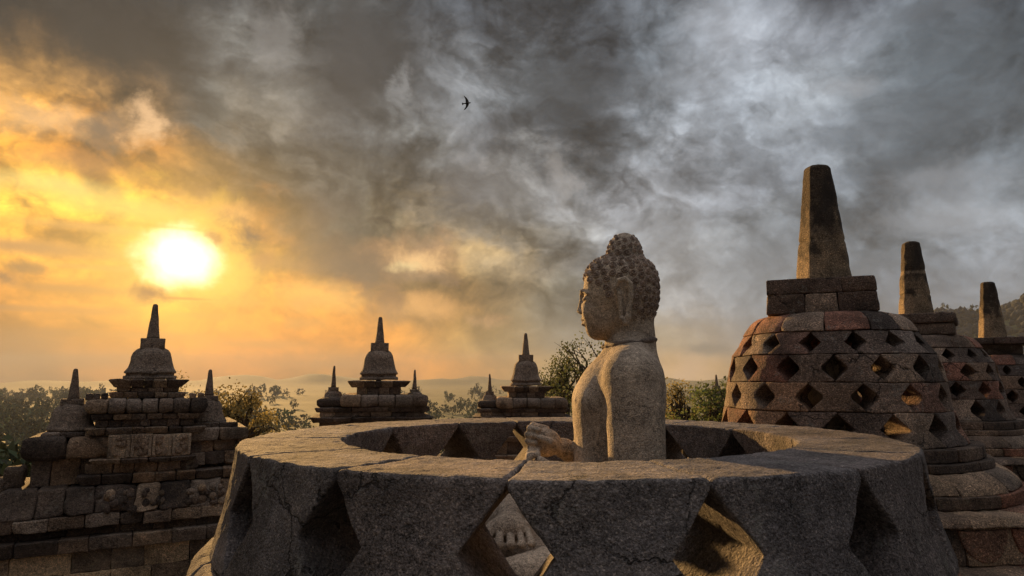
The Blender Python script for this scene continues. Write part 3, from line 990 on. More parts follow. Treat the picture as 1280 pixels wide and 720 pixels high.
    for i in range(npet):
        a = 2 * math.pi * i / npet
        # half-disc petal standing proud of the drum
        def fn(u, a=a):
            s = (u[:, 0] - .5) * 2
            h = np.sqrt(np.clip(1 - s * s, 0.02, 1))
            aa = a + s * .108
            zz = Z - 1.235 - (1 - u[:, 2]) * .26 * h
            r_ = 1.96 + .062 * u[:, 1] * (1 - .25 * np.abs(s))
            return np.stack([r_ * np.cos(aa), r_ * np.sin(aa), zz], 1)
        block(mb, (.42, .06, .25), fn, res=.04, bev=.015, amp=.004, ns=10, seed=i, tint=pick(i + seed * 40, .2), flip=True)
    ring_course(mb, 0, 0, [(Z - 1.524, 2.10), (Z - 1.56, 2.3), (0.0, 2.52)], 1.0, 22, 5 + seed, res=.08, amp=.008, seed=seed * 10 + 13, red=.25)
    mb.build('stepped_base', M_base, root)
    return root


M_spire = stone_mat('andesite_spire', (.25, .205, .155), bump=.8, scale=.8, stain=.9, lichen=.5, lich_col=(.34, .29, .21), stain_col=(.03, .024, .020))


def polar(az, D):
    return D * math.sin(R(az)), D * math.cos(R(az))


x, y = polar(25.3, 8.45)
bell_stupa(x, y, 'nearest of the perforated bell stupas, reddish stones, with the tallest looking spire', 1, -24, 'square', (1.36, .272, .132), res=.035, spire_rot=-19 + 28)
x, y = polar(31.3, 13.6)
bell_stupa(x, y, 'middle bell stupa, half hidden, with a pale crack line across its spire', 2, -35, 'block', (1.27, .245, .125), res=.06, spire_rot=-10)
x, y = polar(35.75, 18.7)
bell_stupa(x, y, 'farthest bell stupa at the right edge with a wide flat slab under its spire', 3, -35, 'slab', (1.26, .245, .125), res=.08, spire_rot=-10, dz=-.20)


# ------------------------------------------------------------------ the seated statue
def smin(a, b, k):
    h = np.clip(.5 + .5 * (b - a) / k, 0, 1)
    return b + (a - b) * h - k * h * (1 - h)


def smax(a, b, k):
    return -smin(-a, -b, k)


def sd_cap(P, a, b, r0, r1=None):
    r1 = r0 if r1 is None else r1
    a, b = np.array(a, float), np.array(b, float)
    pa, ba = P - a, b - a
    h = np.clip((pa @ ba) / (ba @ ba), 0, 1)
    return np.linalg.norm(pa - h[..., None] * ba, axis=-1) - (r0 + (r1 - r0) * h)


def sd_ell(P, c, r, p=2.):
    q = (P - np.array(c)) / np.array(r)
    if p == 2.:
        k0 = np.linalg.norm(q, axis=-1)
        k1 = np.linalg.norm(q / np.array(r), axis=-1)
        return k0 * (k0 - 1) / np.maximum(k1, 1e-9)
    k0 = (np.abs(q) ** p).sum(-1) ** (1 / p)
    return (k0 - 1) * min(r)


def surface_net(fn, lo, hi, h):
    xs = [np.arange(lo[i], hi[i] + h, h) for i in range(3)]
    n = [len(x_) for x_ in xs]
    D = np.empty(n, np.float32)
    for i in range(0, n[0], 16):
        G = np.stack(np.meshgrid(xs[0][i:i + 16], xs[1], xs[2], indexing='ij'), -1)
        D[i:i + 16] = fn(G.reshape(-1, 3)).reshape(G.shape[:3])
    S = D < 0
    cs = np.zeros((n[0] - 1, n[1] - 1, n[2] - 1), int)
    for a in (0, 1):
        for b in (0, 1):
            for c in (0, 1):
                cs += S[a:n[0] - 1 + a, b:n[1] - 1 + b, c:n[2] - 1 + c]
    act = (cs > 0) & (cs < 8)
    cells = np.argwhere(act)
    idx = -np.ones(act.shape, int)
    idx[tuple(cells.T)] = np.arange(len(cells))
    acc = np.zeros((len(cells), 3))
    cnt = np.zeros(len(cells))
    corners = [(a, b, c) for a in (0, 1) for b in (0, 1) for c in (0, 1)]
    for ci in corners:
        for ax in range(3):
            if ci[ax] == 0:
                cj = list(ci); cj[ax] = 1
                A = D[tuple((cells + np.array(ci)).T)]
                B_ = D[tuple((cells + np.array(cj)).T)]
                m = (A < 0) != (B_ < 0)
                t = np.where(m, A / np.where(m, A - B_, 1), 0)
                p = np.array(ci, float)[None].repeat(len(cells), 0)
                p[:, ax] += t
                acc[m] += p[m]
                cnt[m] += 1
    V = (cells + acc / cnt[:, None]) * h + np.array(lo)
    F = []
    for ax in range(3):
        o = [q for q in range(3) if q != ax]
        sl0 = [slice(None)] * 3; sl1 = [slice(None)] * 3
        sl0[ax] = slice(0, -1); sl1[ax] = slice(1, None)
        for q in o:
            sl0[q] = slice(1, -1); sl1[q] = slice(1, -1)
        a, b = S[tuple(sl0)], S[tuple(sl1)]
        E = np.argwhere(a != b)
        if not len(E):
            continue
        ins = a[tuple(E.T)]
        base = E.copy()
        for q in o:
            base[:, q] += 1
        def cell(d0, d1):
            c_ = base.copy()
            c_[:, o[0]] -= d0
            c_[:, o[1]] -= d1
            return idx[tuple(c_.T)]
        q = np.stack([cell(1, 1), cell(0, 1), cell(0, 0), cell(1, 0)], 1)
        fl = ins if ax != 1 else ~ins
        q[~fl] = q[~fl][:, ::-1]
        F.append(q)
    return V, np.concatenate(F)


def body_sdf(P):
    d = sd_ell(P, (.02, 0, .17), (.17, .20, .17))
    d = smin(d, sd_ell(P, (-.020, 0, .37), (.160, .175, .22)), .06)
    d = smin(d, sd_ell(P, (-.018, 0, .60), (.158, .20, .225)), .06)
    d = smin(d, sd_ell(P, (.045, 0, .69), (.118, .19, .18)), .05)
    d = smin(d, sd_cap(P, (.012, -.18, .755), (.012, .18, .755), .078), .05)
    for s in (-1, 1):
        d = smin(d, sd_ell(P, (-.085, s * .085, .655), (.075, .085, .06)), .05)       # pectorals
        d = smin(d, sd_cap(P, (.02, s * .15, .79), (.035, s * .04, .865), .045, .05), .05)
    d = smin(d, sd_cap(P, (.040, 0, .80), (.044, 0, .862), .097, .094), .03)
    # arms
    for s in (-1, 1):
        arm = sd_cap(P, (.010, s * .240, .725), (.006, s * .282, .40), .097, .092)
        arm = smin(arm, sd_cap(P, (.006, s * .282, .40), (-.0, s * .285, .33), .092, .07), .03)
        d = smin(d, arm, .03 + .045 * np.clip((P[:, 2] - .54) / .16, 0, 1))
    d = smin(d, sd_cap(P, (.0, -.285, .33), (-.225, -.085, .395), .068, .044), .02)
    d = smin(d, sd_cap(P, (.0, .285, .34), (-.205, .045, .472), .066, .036), .02)
    # nipple
    d = smin(d, sd_ell(P, (-.163, -.075, .655), (.012, .012, .012)), .008)
    # legs, crossed
    for s in (-1, 1):
        d = smin(d, sd_cap(P, (.03, s * .14, .13), (-.44, s * .38, .095), .125, .085), .04)
    d = smin(d, sd_cap(P, (-.45, -.375, .085), (-.45, .15, .11), .082, .06), .025)
    d = smin(d, sd_cap(P, (-.46, .395, .12), (-.415, -.03, .235), .09, .056), .02)
    # cloth between the legs
    d = smin(d, sd_ell(P, (-.22, 0, .10), (.24, .24, .10)), .03)
    # his right foot, sole up on the left shin, toes towards the near side
    foot = sd_cap(P, (-.400, -.02, .272), (-.410, -.22, .246), .050, .044)
    foot = smin(foot, sd_ell(P, (-.413, -.210, .242), (.076, .056, .036)), .02)
    d = smin(d, foot, .010)
    for i, (tx, r_, ty) in enumerate([(-.487, .0235, -.306), (-.442, .0168, -.316), (-.404, .0158, -.314), (-.369, .0145, -.307), (-.338, .0132, -.296)]):
        d = smin(d, sd_cap(P, (tx * .85 + -.415 * .15, -.235, .240), (tx, ty, .216), r_ * .80, r_ * .86), .0015)
        d = np.minimum(d, sd_ell(P, (tx, ty, .214), (r_ * 1.08, r_ * 1.15, r_)))
    # right hand raised before the chest, fingers folded over the thumb
    hand = sd_ell(P, (-.275, .015, .497), (.058, .030, .052))
    hand = smin(hand, sd_cap(P, (-.205, .045, .475), (-.25, .02, .487), .036, .028), .008)
    for i in range(4):
        yy = .030 - i * .004
        zt = .555 - i * .024
        xx = -.300 - (.012, .020, .020, .012)[i]
        pts = [(-.272 + .002 * i, .038, zt - .010), (xx - .010, .034, zt + .002), (xx - .022, .005, zt - .004), (xx + .010, -.018, zt - .008)]
        for q in range(3):
            hand = smin(hand, sd_cap(P, pts[q], pts[q + 1], .0138 - q * .001, .0128 - q * .001), .005)
    hand = smin(hand, sd_cap(P, (-.245, -.008, .482), (-.262, -.034, .505), .017, .015), .006)
    hand = smin(hand, sd_cap(P, (-.262, -.034, .505), (-.297, -.034, .520), .015, .012), .003)
    d = smin(d, hand, .008)
    # left hand below, palm up, fingers curled
    h2 = sd_ell(P, (-.285, -.055, .412), (.060, .045, .026))
    h2 = smin(h2, sd_cap(P, (-.225, -.085, .395), (-.25, -.075, .405), .042, .034), .015)
    for i in range(4):
        y0 = -.095 + i * .026
        ln = (.88, 1.02, 1.06, .96)[i]
        pts = [(-.315, y0, .418), (-.345 * 1 - .014 * (ln - 1), y0 + .002, .436), (-.338, y0 + .004, .462), (-.308, y0 + .006, .466)]
        for q in range(3):
            h2 = smin(h2, sd_cap(P, pts[q], pts[q + 1], .0135 - q * .0008, .0128 - q * .0008), .003)
    h2 = smin(h2, sd_cap(P, (-.265, -.105, .425), (-.300, -.108, .450), .016, .013), .006)
    d = smin(d, h2, .008)
    # a robe edge line over the left arm and chest: shallow step
    d = smax(d, -(P[:, 2] - .0), .01)
    return d


YAW = R(9)
cy_, sy_ = math.cos(YAW), math.sin(YAW)


def to_head(P):
    Q = P - np.array([.03, 0, 0])
    return np.stack([Q[:, 0] * cy_ - Q[:, 1] * sy_ + .03, Q[:, 0] * sy_ + Q[:, 1] * cy_, Q[:, 2]], 1)


def from_head(Q):
    P = Q - np.array([.03, 0, 0])
    return np.stack([P[:, 0] * cy_ + P[:, 1] * sy_ + .03, -P[:, 0] * sy_ + P[:, 1] * cy_, P[:, 2]], 1)


def skull_sdf(P):
    d = sd_ell(P, (.012, 0, 1.072), (.138, .116, .121), 2.6)
    d = smin(d, sd_ell(P, (.056, 0, 1.0), (.078, .096, .105)), .03)
    u = sd_ell(P, (.028, 0, 1.185), (.068, .068, .098))
    return smin(d, u, .012)


def head_sdf(P0):
    P = to_head(P0)
    Q = P.copy()
    Q[:, 1] = np.abs(Q[:, 1])
    d = skull_sdf(P)
    face = sd_ell(Q, (-.028, 0, 1.02), (.112, .097, .115))
    face = smin(face, sd_ell(Q, (-.055, .0, .955), (.076, .072, .075)), .03)
    face = smin(face, sd_cap(Q, (.03, .062, .975), (-.045, .030, .925), .042, .040), .03)
    face = smin(face, sd_ell(Q, (-.082, 0, .908), (.034, .036, .030)), .022)
    face = smin(face, sd_ell(Q, (-.098, .036, .985), (.030, .030, .032)), .02)          # cheeks
    # eye sockets, lids, brows
    sock = sd_ell(Q, (-.146, .042, 1.031), (.030, .030, .016))
    face = smax(face, -sock, .014)
    lid = sd_ell(Q, (-.112, .041, 1.024), (.020, .027, .0135))
    face = smin(face, lid, .004)
    slit = sd_cap(Q, (-.138, .020, 1.0165), (-.118, .066, 1.0195), .0042)
    face = smax(face, -slit, .002)
    for a, b in (((-.139, .010, 1.048), (-.134, .038, 1.0585)), ((-.134, .038, 1.0585), (-.112, .074, 1.045))):
        face = smin(face, sd_cap(Q, a, b, .005), .008)
    # nose
    face = smin(face, sd_cap(Q, (-.131, 0, 1.050), (-.141, 0, .992), .0085, .0120), .010)
    face = smin(face, sd_ell(Q, (-.142, 0, .986), (.0135, .013, .011)), .006)
    face = smin(face, sd_ell(Q, (-.136, .014, .982), (.013, .0085, .009)), .005)
    # mouth
    face = smin(face, sd_cap(Q, (-.132, 0, .9535), (-.118, .029, .954), .0085, .005), .005)
    face = smin(face, sd_cap(Q, (-.129, 0, .9355), (-.117, .024, .940), .0100, .006), .005)
    face = smax(face, -sd_cap(Q, (-.143, 0, .9445), (-.122, .030, .948), .0022), .003)
    face = smax(face, -sd_cap(Q, (-.138, 0, .9195), (-.128, .014, .921), .006), .010)
    d = smin(d, face, .010)
    # neck
    d = smin(d, sd_cap(P, (.045, 0, .875), (.044, 0, .99), .091, .082), .018)
    # ears: long lobes
    def ear(a, b, r0, r1=None):
        a = (a[0], a[1] + .014, a[2])
        b = (b[0], b[1] + .014, b[2])
        return sd_cap(Q, a, b, r0, r1)
    e = ear((-.008, .108, 1.058), (.004, .117, 1.082), .0075)
    e = np.minimum(e, ear((.004, .117, 1.082), (.026, .120, 1.087), .0085))
    e = np.minimum(e, ear((.026, .120, 1.087), (.046, .119, 1.068), .0090))
    e = np.minimum(e, ear((.046, .119, 1.068), (.046, .116, 1.025), .0095))
    e = smin(e, ear((.046, .116, 1.025), (.034, .112, .950), .0095), .004)
    e = smin(e, ear((.034, .112, .950), (.026, .110, .930), .0115), .004)
    e = smin(e, ear((-.008, .108, 1.058), (.006, .106, 1.035), .0070), .004)
    e = smin(e, ear((.006, .106, 1.035), (.012, .106, .945), .0085), .004)
    e = smin(e, ear((.012, .106, .945), (.026, .110, .930), .0100), .004)
    e = smin(e, sd_ell(Q, (.024, .104, 1.01), (.026, .012, .078)), .004)
    d = smin(d, e, .003)
    d = smax(d, -(P[:, 2] - .866), .006)
    return d


BO = (.40, 2.50, CAMH - .735)
statue = empty('statue', BO)
tag(statue, 'seated stone statue with curled hair in profile, inside the open stupa ring', 'statue')


def add_sdf(name, fn, lo, hi, h, mat, amp, ns):
    V, F = surface_net(fn, lo, hi, h)
    V = V + v3noise(V * ns, 3, 8) * amp
    mb = MB()
    mb.add(V, F, (1, 1, 1))
    return mb.build(name, mat, statue)


add_sdf('body', body_sdf, (-.60, -.54, -.02), (.24, .54, .90), .0056, M_buddha, .0009, 30)
head_o = add_sdf('head', head_sdf, (-.19, -.16, .845), (.20, .16, 1.29), .0031, M_buddha, .0005, 60)


def curl(mb, p, nrm, r, hand, seed):
    """one snail-shell curl: a low dome wound by a raised spiral"""
    rr = random.Random(seed)
    nr, na = 11, 24
    up = Vector(nrm).normalized()
    t = up.orthogonal().normalized()
    b = up.cross(t)
    a0 = rr.uniform(0, 6.28)
    V = []
    for i in range(nr + 1):
        q = i / nr
        for j in range(na):
            a = 2 * math.pi * j / na
            rad = r * q * (1 + .05 * math.sin(a * 2 + a0))
            sp = math.cos(2 * math.pi * (q * 1.9) - hand * (a + a0))
            hh = r * (.62 * math.sqrt(max(0, 1 - q * q * .96)) + .22 * sp * min(1, 3 * (1 - q)) * min(1, q * 4)) - r * .28
            V.append(tuple(Vector(p) + t * (rad * math.cos(a)) + b * (rad * math.sin(a)) + up * hh))
    F = [(i * na + j, (i + 1) * na + j, (i + 1) * na + (j + 1) % na, i * na + (j + 1) % na) for i in range(nr) for j in range(na)]
    k = rr.uniform(.85, 1.15)
    mb.add(V, F, (k, k, k))


def build_hair():
    mb = MB()
    def grad(fn, p):
        e = 1e-3
        P = np.array([p] * 6)
        for i in range(3):
            P[2 * i, i] += e
            P[2 * i + 1, i] -= e
        v = fn(P)
        g = np.array([v[0] - v[1], v[2] - v[3], v[4] - v[5]])
        return g / np.linalg.norm(g)
    def gradv(P):
        e = 8e-4
        g = np.stack([skull_sdf(P + np.eye(3)[i_] * e) - skull_sdf(P - np.eye(3)[i_] * e) for i_ in range(3)], 1)
        return g / np.maximum(np.linalg.norm(g, axis=1, keepdims=True), 1e-9)
    def on_skull(P, it=4):
        for _ in range(it):
            g = gradv(P)
            e = 8e-4
            slope = (skull_sdf(P + g * e) - skull_sdf(P - g * e)) / (2 * e)
            P = P - g * np.clip(skull_sdf(P) / np.maximum(slope, .3), -.02, .02)[:, None]
        return P
    r = np.random.default_rng(5)
    # curls packed side by side: points on the scalp pushed apart until they sit evenly
    N = 620
    D_ = r.normal(size=(N, 3))
    D_ /= np.linalg.norm(D_, axis=1, keepdims=True)
    P = on_skull(np.array([.02, 0, 1.07]) + D_ * np.array([.14, .12, .15]), 12)
    sp = .0262
    for it in range(90):
        d = P[:, None] - P[None]
        L = np.linalg.norm(d, axis=2) + np.eye(len(P))
        want = np.where(P[:, 2] > 1.205, .80, 1.)[:, None] * sp
        f = np.clip(want * 1.25 - L, 0, None) * (1 - np.eye(len(P)))
        P = P + (d / L[..., None] * f[..., None]).sum(1) * .22
        P = on_skull(P, 2)
        if it in (20, 35, 50):
            L = np.linalg.norm(P[:, None] - P[None], axis=2) + np.eye(len(P))
            keep = np.ones(len(P), bool)
            for i_ in range(len(P)):
                w_ = (.80 if P[i_, 2] > 1.205 else 1.) * sp * .80
                if keep[i_] and (L[i_, :i_][keep[:i_]] < w_).any():
                    keep[i_] = False
            P = P[keep]
    G = gradv(P)
    n = 0
    for p, g in zip(P, G):
        x_, y_, z_ = p
        if z_ < 1.18:
            if x_ < -.016:
                if z_ < 1.126 - (x_ + .140) * .92:
                    continue
            elif x_ < .048:
                if abs(y_) > .05 and z_ < 1.098:
                    continue
            elif z_ < .918:
                continue
        if z_ < .918:
            continue
        pw = from_head(p[None])[0]
        gw = from_head((p + g)[None])[0] - pw
        n += 1
        rad = .0112 if z_ > 1.205 else .0158
        curl(mb, pw, gw, rad, 1 if n % 2 else -1, n)
    mb.build('hair', M_hair, head_o)


build_hair()


def collar():
    # rough mortar seam where the head was set back on the neck
    mb = MB()
    V, F = [], []
    na, nb = 90, 8
    for j in range(na):
        a = 2 * math.pi * j / na
        dr = np.array([math.cos(a), math.sin(a), 0.])
        ts_ = np.linspace(.06, .16, 101)
        pp = np.array([.045, 0, .862 + .014 * math.cos(a)]) + dr * ts_[:, None]
        vv = np.minimum(body_sdf(pp), head_sdf(pp))
        rad = float(ts_[np.argmax(vv > 0)]) - .002
        for k in range(nb):
            b = 2 * math.pi * k / nb
            t = .0080 * (1 + .35 * math.sin(a * 5) + .2 * math.sin(a * 13))
            V.append(((rad + t * math.cos(b)) * math.cos(a) + .045, (rad + t * math.cos(b)) * math.sin(a), .862 + .014 * math.cos(a) + t * math.sin(b)))
    for j in range(na):
        for k in range(nb):
            F.append((j * nb + k, ((j + 1) % na) * nb + k, ((j + 1) % na) * nb + (k + 1) % nb, j * nb + (k + 1) % nb))
    V = np.array(V)
    V += v3noise(V * 60, 2, 4) * .0016
    mb.add(V, F, (.5, .5, .5))
    mb.build('neck_seam', M_hair, statue)


collar()


def inner_statue(x, y, z, rz, label):
    r2 = statue.copy()
    C.objects.link(r2)
    r2.location = (x, y, z)
    r2.rotation_euler = (0, 0, rz)
    r2['label'] = label
    for ch in list(statue.children):
        c_ = ch.copy()
        C.objects.link(c_)
        c_.parent = r2
        for g_ in ch.children:
            d_ = g_.copy()
            C.objects.link(d_)
            d_.parent = c_


_x, _y = polar(25.3, 8.45)
inner_statue(_x, _y, CAMH - .95, R(20), 'seated stone statue glimpsed through the diamond holes of the nearest bell stupa')


# ------------------------------------------------------------------ gallery shrines
def masonry(mb, u0, u1, z0, z1, front, back, n, seed, prof=None, red=.0, res=.09, amp=.008, bev=.02, jit=.02, side=None, bright=1.):
    """a course along local x from u0 to u1, front face at local y = -front (towards the viewer); prof(v) adds to the
    front and to both ends: v = 0 bottom, 1 top"""
    r = random.Random(seed)
    cuts = [u0]
    for i in range(1, n):
        cuts.append(u0 + (u1 - u0) * (i + r.uniform(-.22, .22)) / n)
    cuts.append(u1)
    pf = prof or (lambda v: v * 0)
    for i in range(n):
        a, b = cuts[i], cuts[i + 1]
        off = r.uniform(-jit, jit)
        dz = r.uniform(-.5, 1) * jit * .4
        first, last = i == 0, i == n - 1
        def fn(u, a=a, b=b, off=off, first=first, last=last, dz=dz):
            v = u[:, 2]
            e = pf(v)
            A = a - (e if first else -.003)
            B_ = b + (e if last else -.003)
            X = A + (B_ - A) * u[:, 0]
            Y0 = -front - e - off
            Y = Y0 + (back - Y0) * u[:, 1]
            Zq = z0 + (z1 + dz - z0) * v
            return np.stack([X, Y, Zq], 1)
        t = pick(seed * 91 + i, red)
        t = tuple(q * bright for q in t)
        block(mb, (b - a, front + back, z1 - z0), fn, res=(res, .3, min(res, (z1 - z0) / 3)), bev=bev, amp=amp, ns=6., seed=seed + i, tint=t)


def ogee(k):
    return lambda v: k * np.sin(np.clip(v, 0, 1) * math.pi / 2) ** 2


def bulge(k):
    return lambda v: k * np.sqrt(np.clip(1 - (2 * v - 1) ** 2, 0, 1))


def pinnacle(root, x, y, z, rb, hb, mat, sp=1.03, hm=.27):
    """small solid stupa: foot, bell, box, spire; z underside, rb bell radius, hb bell height"""
    mb = MB()
    pr = [(0, 1.0), (.03, 1.03), (.09, 1.02), (.10, .93), (.17, .92), (.18, 1.0), (.23, 1.0), (.27, .95), (.36, .88), (.52, .82), (.70, .775), (.83, .72), (.92, .62), (.97, .50), (1.0, .0)]
    lathe(mb, [(z + a * hb, r * rb) for a, r in pr][::-1], 44, (x, y), .012, 5, (1, .95, .9), 4, cap=False)
    p = mb.build('pinnacle', mat, root)
    mb = MB()
    w_ = .47 * rb
    box_block(mb, x - w_, x + w_, y - w_, y + w_, z + .95 * hb, z + (1 + hm) * hb, res=.1, bev=.01, amp=.004, tint=(.9, .85, .8))
    mb.build('harmika', mat, p)
    V0 = MB()
    chamfered_spire(V0, z + (1 + hm) * hb, z + (1 + hm + sp) * hb, .235 * rb, .10 * rb, .5, .2, .003, 3, (.9, .85, .8), 12)
    V0.v[0] = V0.v[0] + np.array([x, y, 0])
    V0.build('spire', mat, p)
    return p


def relief_panel(root, u0, u1, z0, z1, front, seed, mat):
    """a carved slab: frame, pilasters and scroll lumps"""
    mb = MB()
    box_block(mb, u0, u1, -front, -front + .25, z0, z1, res=.08, bev=.015, amp=.004, seed=seed, tint=(1.9, 1.75, 1.5))
    r = random.Random(seed)
    w_ = u1 - u0
    h = z1 - z0
    for k in (0., .40, .5, .9):
        box_block(mb, u0 + w_ * k + .01, u0 + w_ * (k + .09), -front - .04, -front + .03, z0 + .02, z1 - .02, res=.06, bev=.012, amp=.004, seed=seed + 3, tint=(1.35, 1.25, 1.1))
    for k in range(22):
        c = (u0 + w_ * r.choice((r.uniform(.12, .38), r.uniform(.62, .88))), -front - .005, z0 + h * r.uniform(.12, .88))
        V = IC2 * np.array([r.uniform(.025, .06), .035, r.uniform(.03, .09)]) + np.array(c)
        mb.add(V, ICF2, (1.25, 1.1, .95))
    mb.build('relief_panel', mat, root)


def big_shrine():
    Dp = 12.5
    az = -28.25
    r = Dp / math.cos(R(az))
    x, y = r * math.sin(R(az)), Dp
    rz = R(90 - 61)      # wall direction runs away to the right
    root = empty('gallery_shrine', (x, y, 0), rz)
    tag(root, 'large weathered balustrade shrine with three spired pinnacles, standing left before the sunrise', 'shrine', 'balustrade shrines of the lower gallery')
    kx, kz = 75.6, 66.7
    c61, s61 = math.cos(rz), math.sin(rz)
    def U(px, f=.8):
        t = (px - 640) / 834.
        x0, y0 = x + f * s61, y - f * c61
        return (t * y0 - x0) / (c61 - t * s61)
    def Zp(py, f=.8):
        return CAMH + (472 - py) / 834. * (y - f * c61)
    mat = M_shrine
    # crown under the central pinnacle
    mb = MB()
    masonry(mb, U(146), U(234), Zp(484), Zp(474), .55, .6, 5, 2, ogee(.09))
    masonry(mb, U(150), U(230), Zp(490), Zp(484), .52, .6, 4, 3)
    masonry(mb, U(143), U(236), Zp(497), Zp(490), .58, .6, 5, 4, ogee(.03))
    mb.build('crown', mat, root)
    # bulging cornice with small antefix stones
    mb = MB()
    masonry(mb, U(121), U(258), Zp(516), Zp(497), .80, .8, 7, 5, bulge(.09), bev=.04, amp=.014)
    masonry(mb, U(124), U(254), Zp(523), Zp(516), .78, .8, 6, 6, ogee(.03))
    masonry(mb, U(128), U(250), Zp(532), Zp(523), .74, .8, 7, 7)
    masonry(mb, U(120), U(262), Zp(540), Zp(532), .82, .8, 6, 8, ogee(.05))
    for px in (118, 127, 137, 246, 256):
        box_block(mb, U(px) - .05, U(px) + .05, -.82, -.70, Zp(498), Zp(491), res=.05, bev=.02, amp=.008, tint=pick(px))
    mb.build('upper_cornice', mat, root)
    # wings: cornice blocks left and right that carry the small pinnacles
    mb = MB()
    masonry(mb, U(46), U(146), Zp(567), Zp(542), .72, .8, 2, 11, bulge(.07), bev=.05, amp=.014, jit=.04, res=.08)
    masonry(mb, U(248), U(316), Zp(552), Zp(536), .70, .8, 2, 12, bulge(.03), bev=.03)
    masonry(mb, U(60), U(140), Zp(543), Zp(537), .60, .7, 3, 13)
    masonry(mb, U(246), U(306), Zp(537), Zp(530), .58, .7, 2, 15)
    mb.build('wing_cornice', mat, root)
    mb = MB()
    masonry(mb, U(52), U(140), Zp(598), Zp(567), .56, .8, 3, 14, jit=.03)
    masonry(mb, U(130), U(262), Zp(568), Zp(540), .66, .8, 4, 16)
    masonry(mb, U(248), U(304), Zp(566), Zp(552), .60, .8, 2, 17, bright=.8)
    masonry(mb, U(250), U(308), Zp(582), Zp(566), .66, .8, 3, 18)
    masonry(mb, U(128), U(252), Zp(574), Zp(568), .90, .8, 4, 19, ogee(.04))
    masonry(mb, U(120), U(258), Zp(586), Zp(574), .72, .8, 5, 20)
    masonry(mb, U(116), U(310), Zp(598), Zp(586), .80, .8, 7, 21, ogee(.07))
    mb.build('wall', mat, root)
    relief_panel(root, U(146), U(200), Zp(568), Zp(540), .86, 3, mat)
    relief_panel(root, U(200), U(247), Zp(568), Zp(541), .87, 9, mat)
    # sloping roof stones and antefixes of the balustrade
    mb = MB()
    masonry(mb, U(22), U(318), Zp(628), Zp(599), .90, 1.0, 8, 30, lambda v: .22 * (1 - v) ** 1.5, bev=.05, amp=.02, jit=.05, res=.07)
    masonry(mb, U(10), U(330), Zp(642), Zp(628), 1.12, 1.0, 9, 31, amp=.012, jit=.03)
    masonry(mb, U(-60), U(340), Zp(652), Zp(642), .98, 1.0, 8, 32, bright=.5)  # recessed course between the ledges, its shade put into a darker tint
    masonry(mb, U(-60), U(340), Zp(668), Zp(652), 1.10, 1.0, 9, 33, ogee(.06), jit=.02)
    rr = random.Random(5)
    for i, px in enumerate((150, 182, 205, 258, 282)):
        for k in range(9):
            c = np.array([U(px) + rr.uniform(-.14, .14), -1.12 + rr.uniform(0, .06), Zp(616) + rr.uniform(-.16, .16)])
            mb.add(IC2 * np.array([rr.uniform(.04, .09), .05, rr.uniform(.04, .09)]) + c, ICF2, pick(i + k))
    mb.build('lower_cornice', mat, root)
    mb = MB()
    for i, (px, py, hw, h) in enumerate(((31, 598, .145, .34), (13, 604, .10, .25), (3, 622, .10, .22))):
        box_block(mb, U(px) - hw, U(px) + hw, -.55, -.25, Zp(py), Zp(py) + h, res=.06, bev=.05, amp=.02, seed=i, tint=(.6, .55, .5))
    mb.build('antefix', mat, root)
    # masonry wall below
    mb = MB()
    z = Zp(668)
    i = 0
    while z > -3.4:
        h = .42 + .08 * ((i * 7) % 3 - 1)
        masonry(mb, -4.2, 5.2, z - h, z - .004, 1.0 + .006 * (i % 2), 1.0, 15, 40 + i, bev=.012, jit=.012, res=.1, amp=.007, bright=1.5)
        z -= h
        i += 1
    mb.build('balustrade_wall', M_wall, root)
    pinnacle(root, 0, 0, Zp(474, 0), .43, .59, mat)
    pinnacle(root, U(99, .1), -.1, Zp(539, .1), .37, .55, mat, .88, .14)
    pinnacle(root, U(266, .1), -.1, Zp(533, .1), .32, .50, mat, .90, .14)


M_wall = stone_mat('gallery_wall_stone', (.31, .25, .18), grain=.5, bump=.9, scale=.45, stain=.7, lichen=.4, lich_col=(.42, .34, .20))


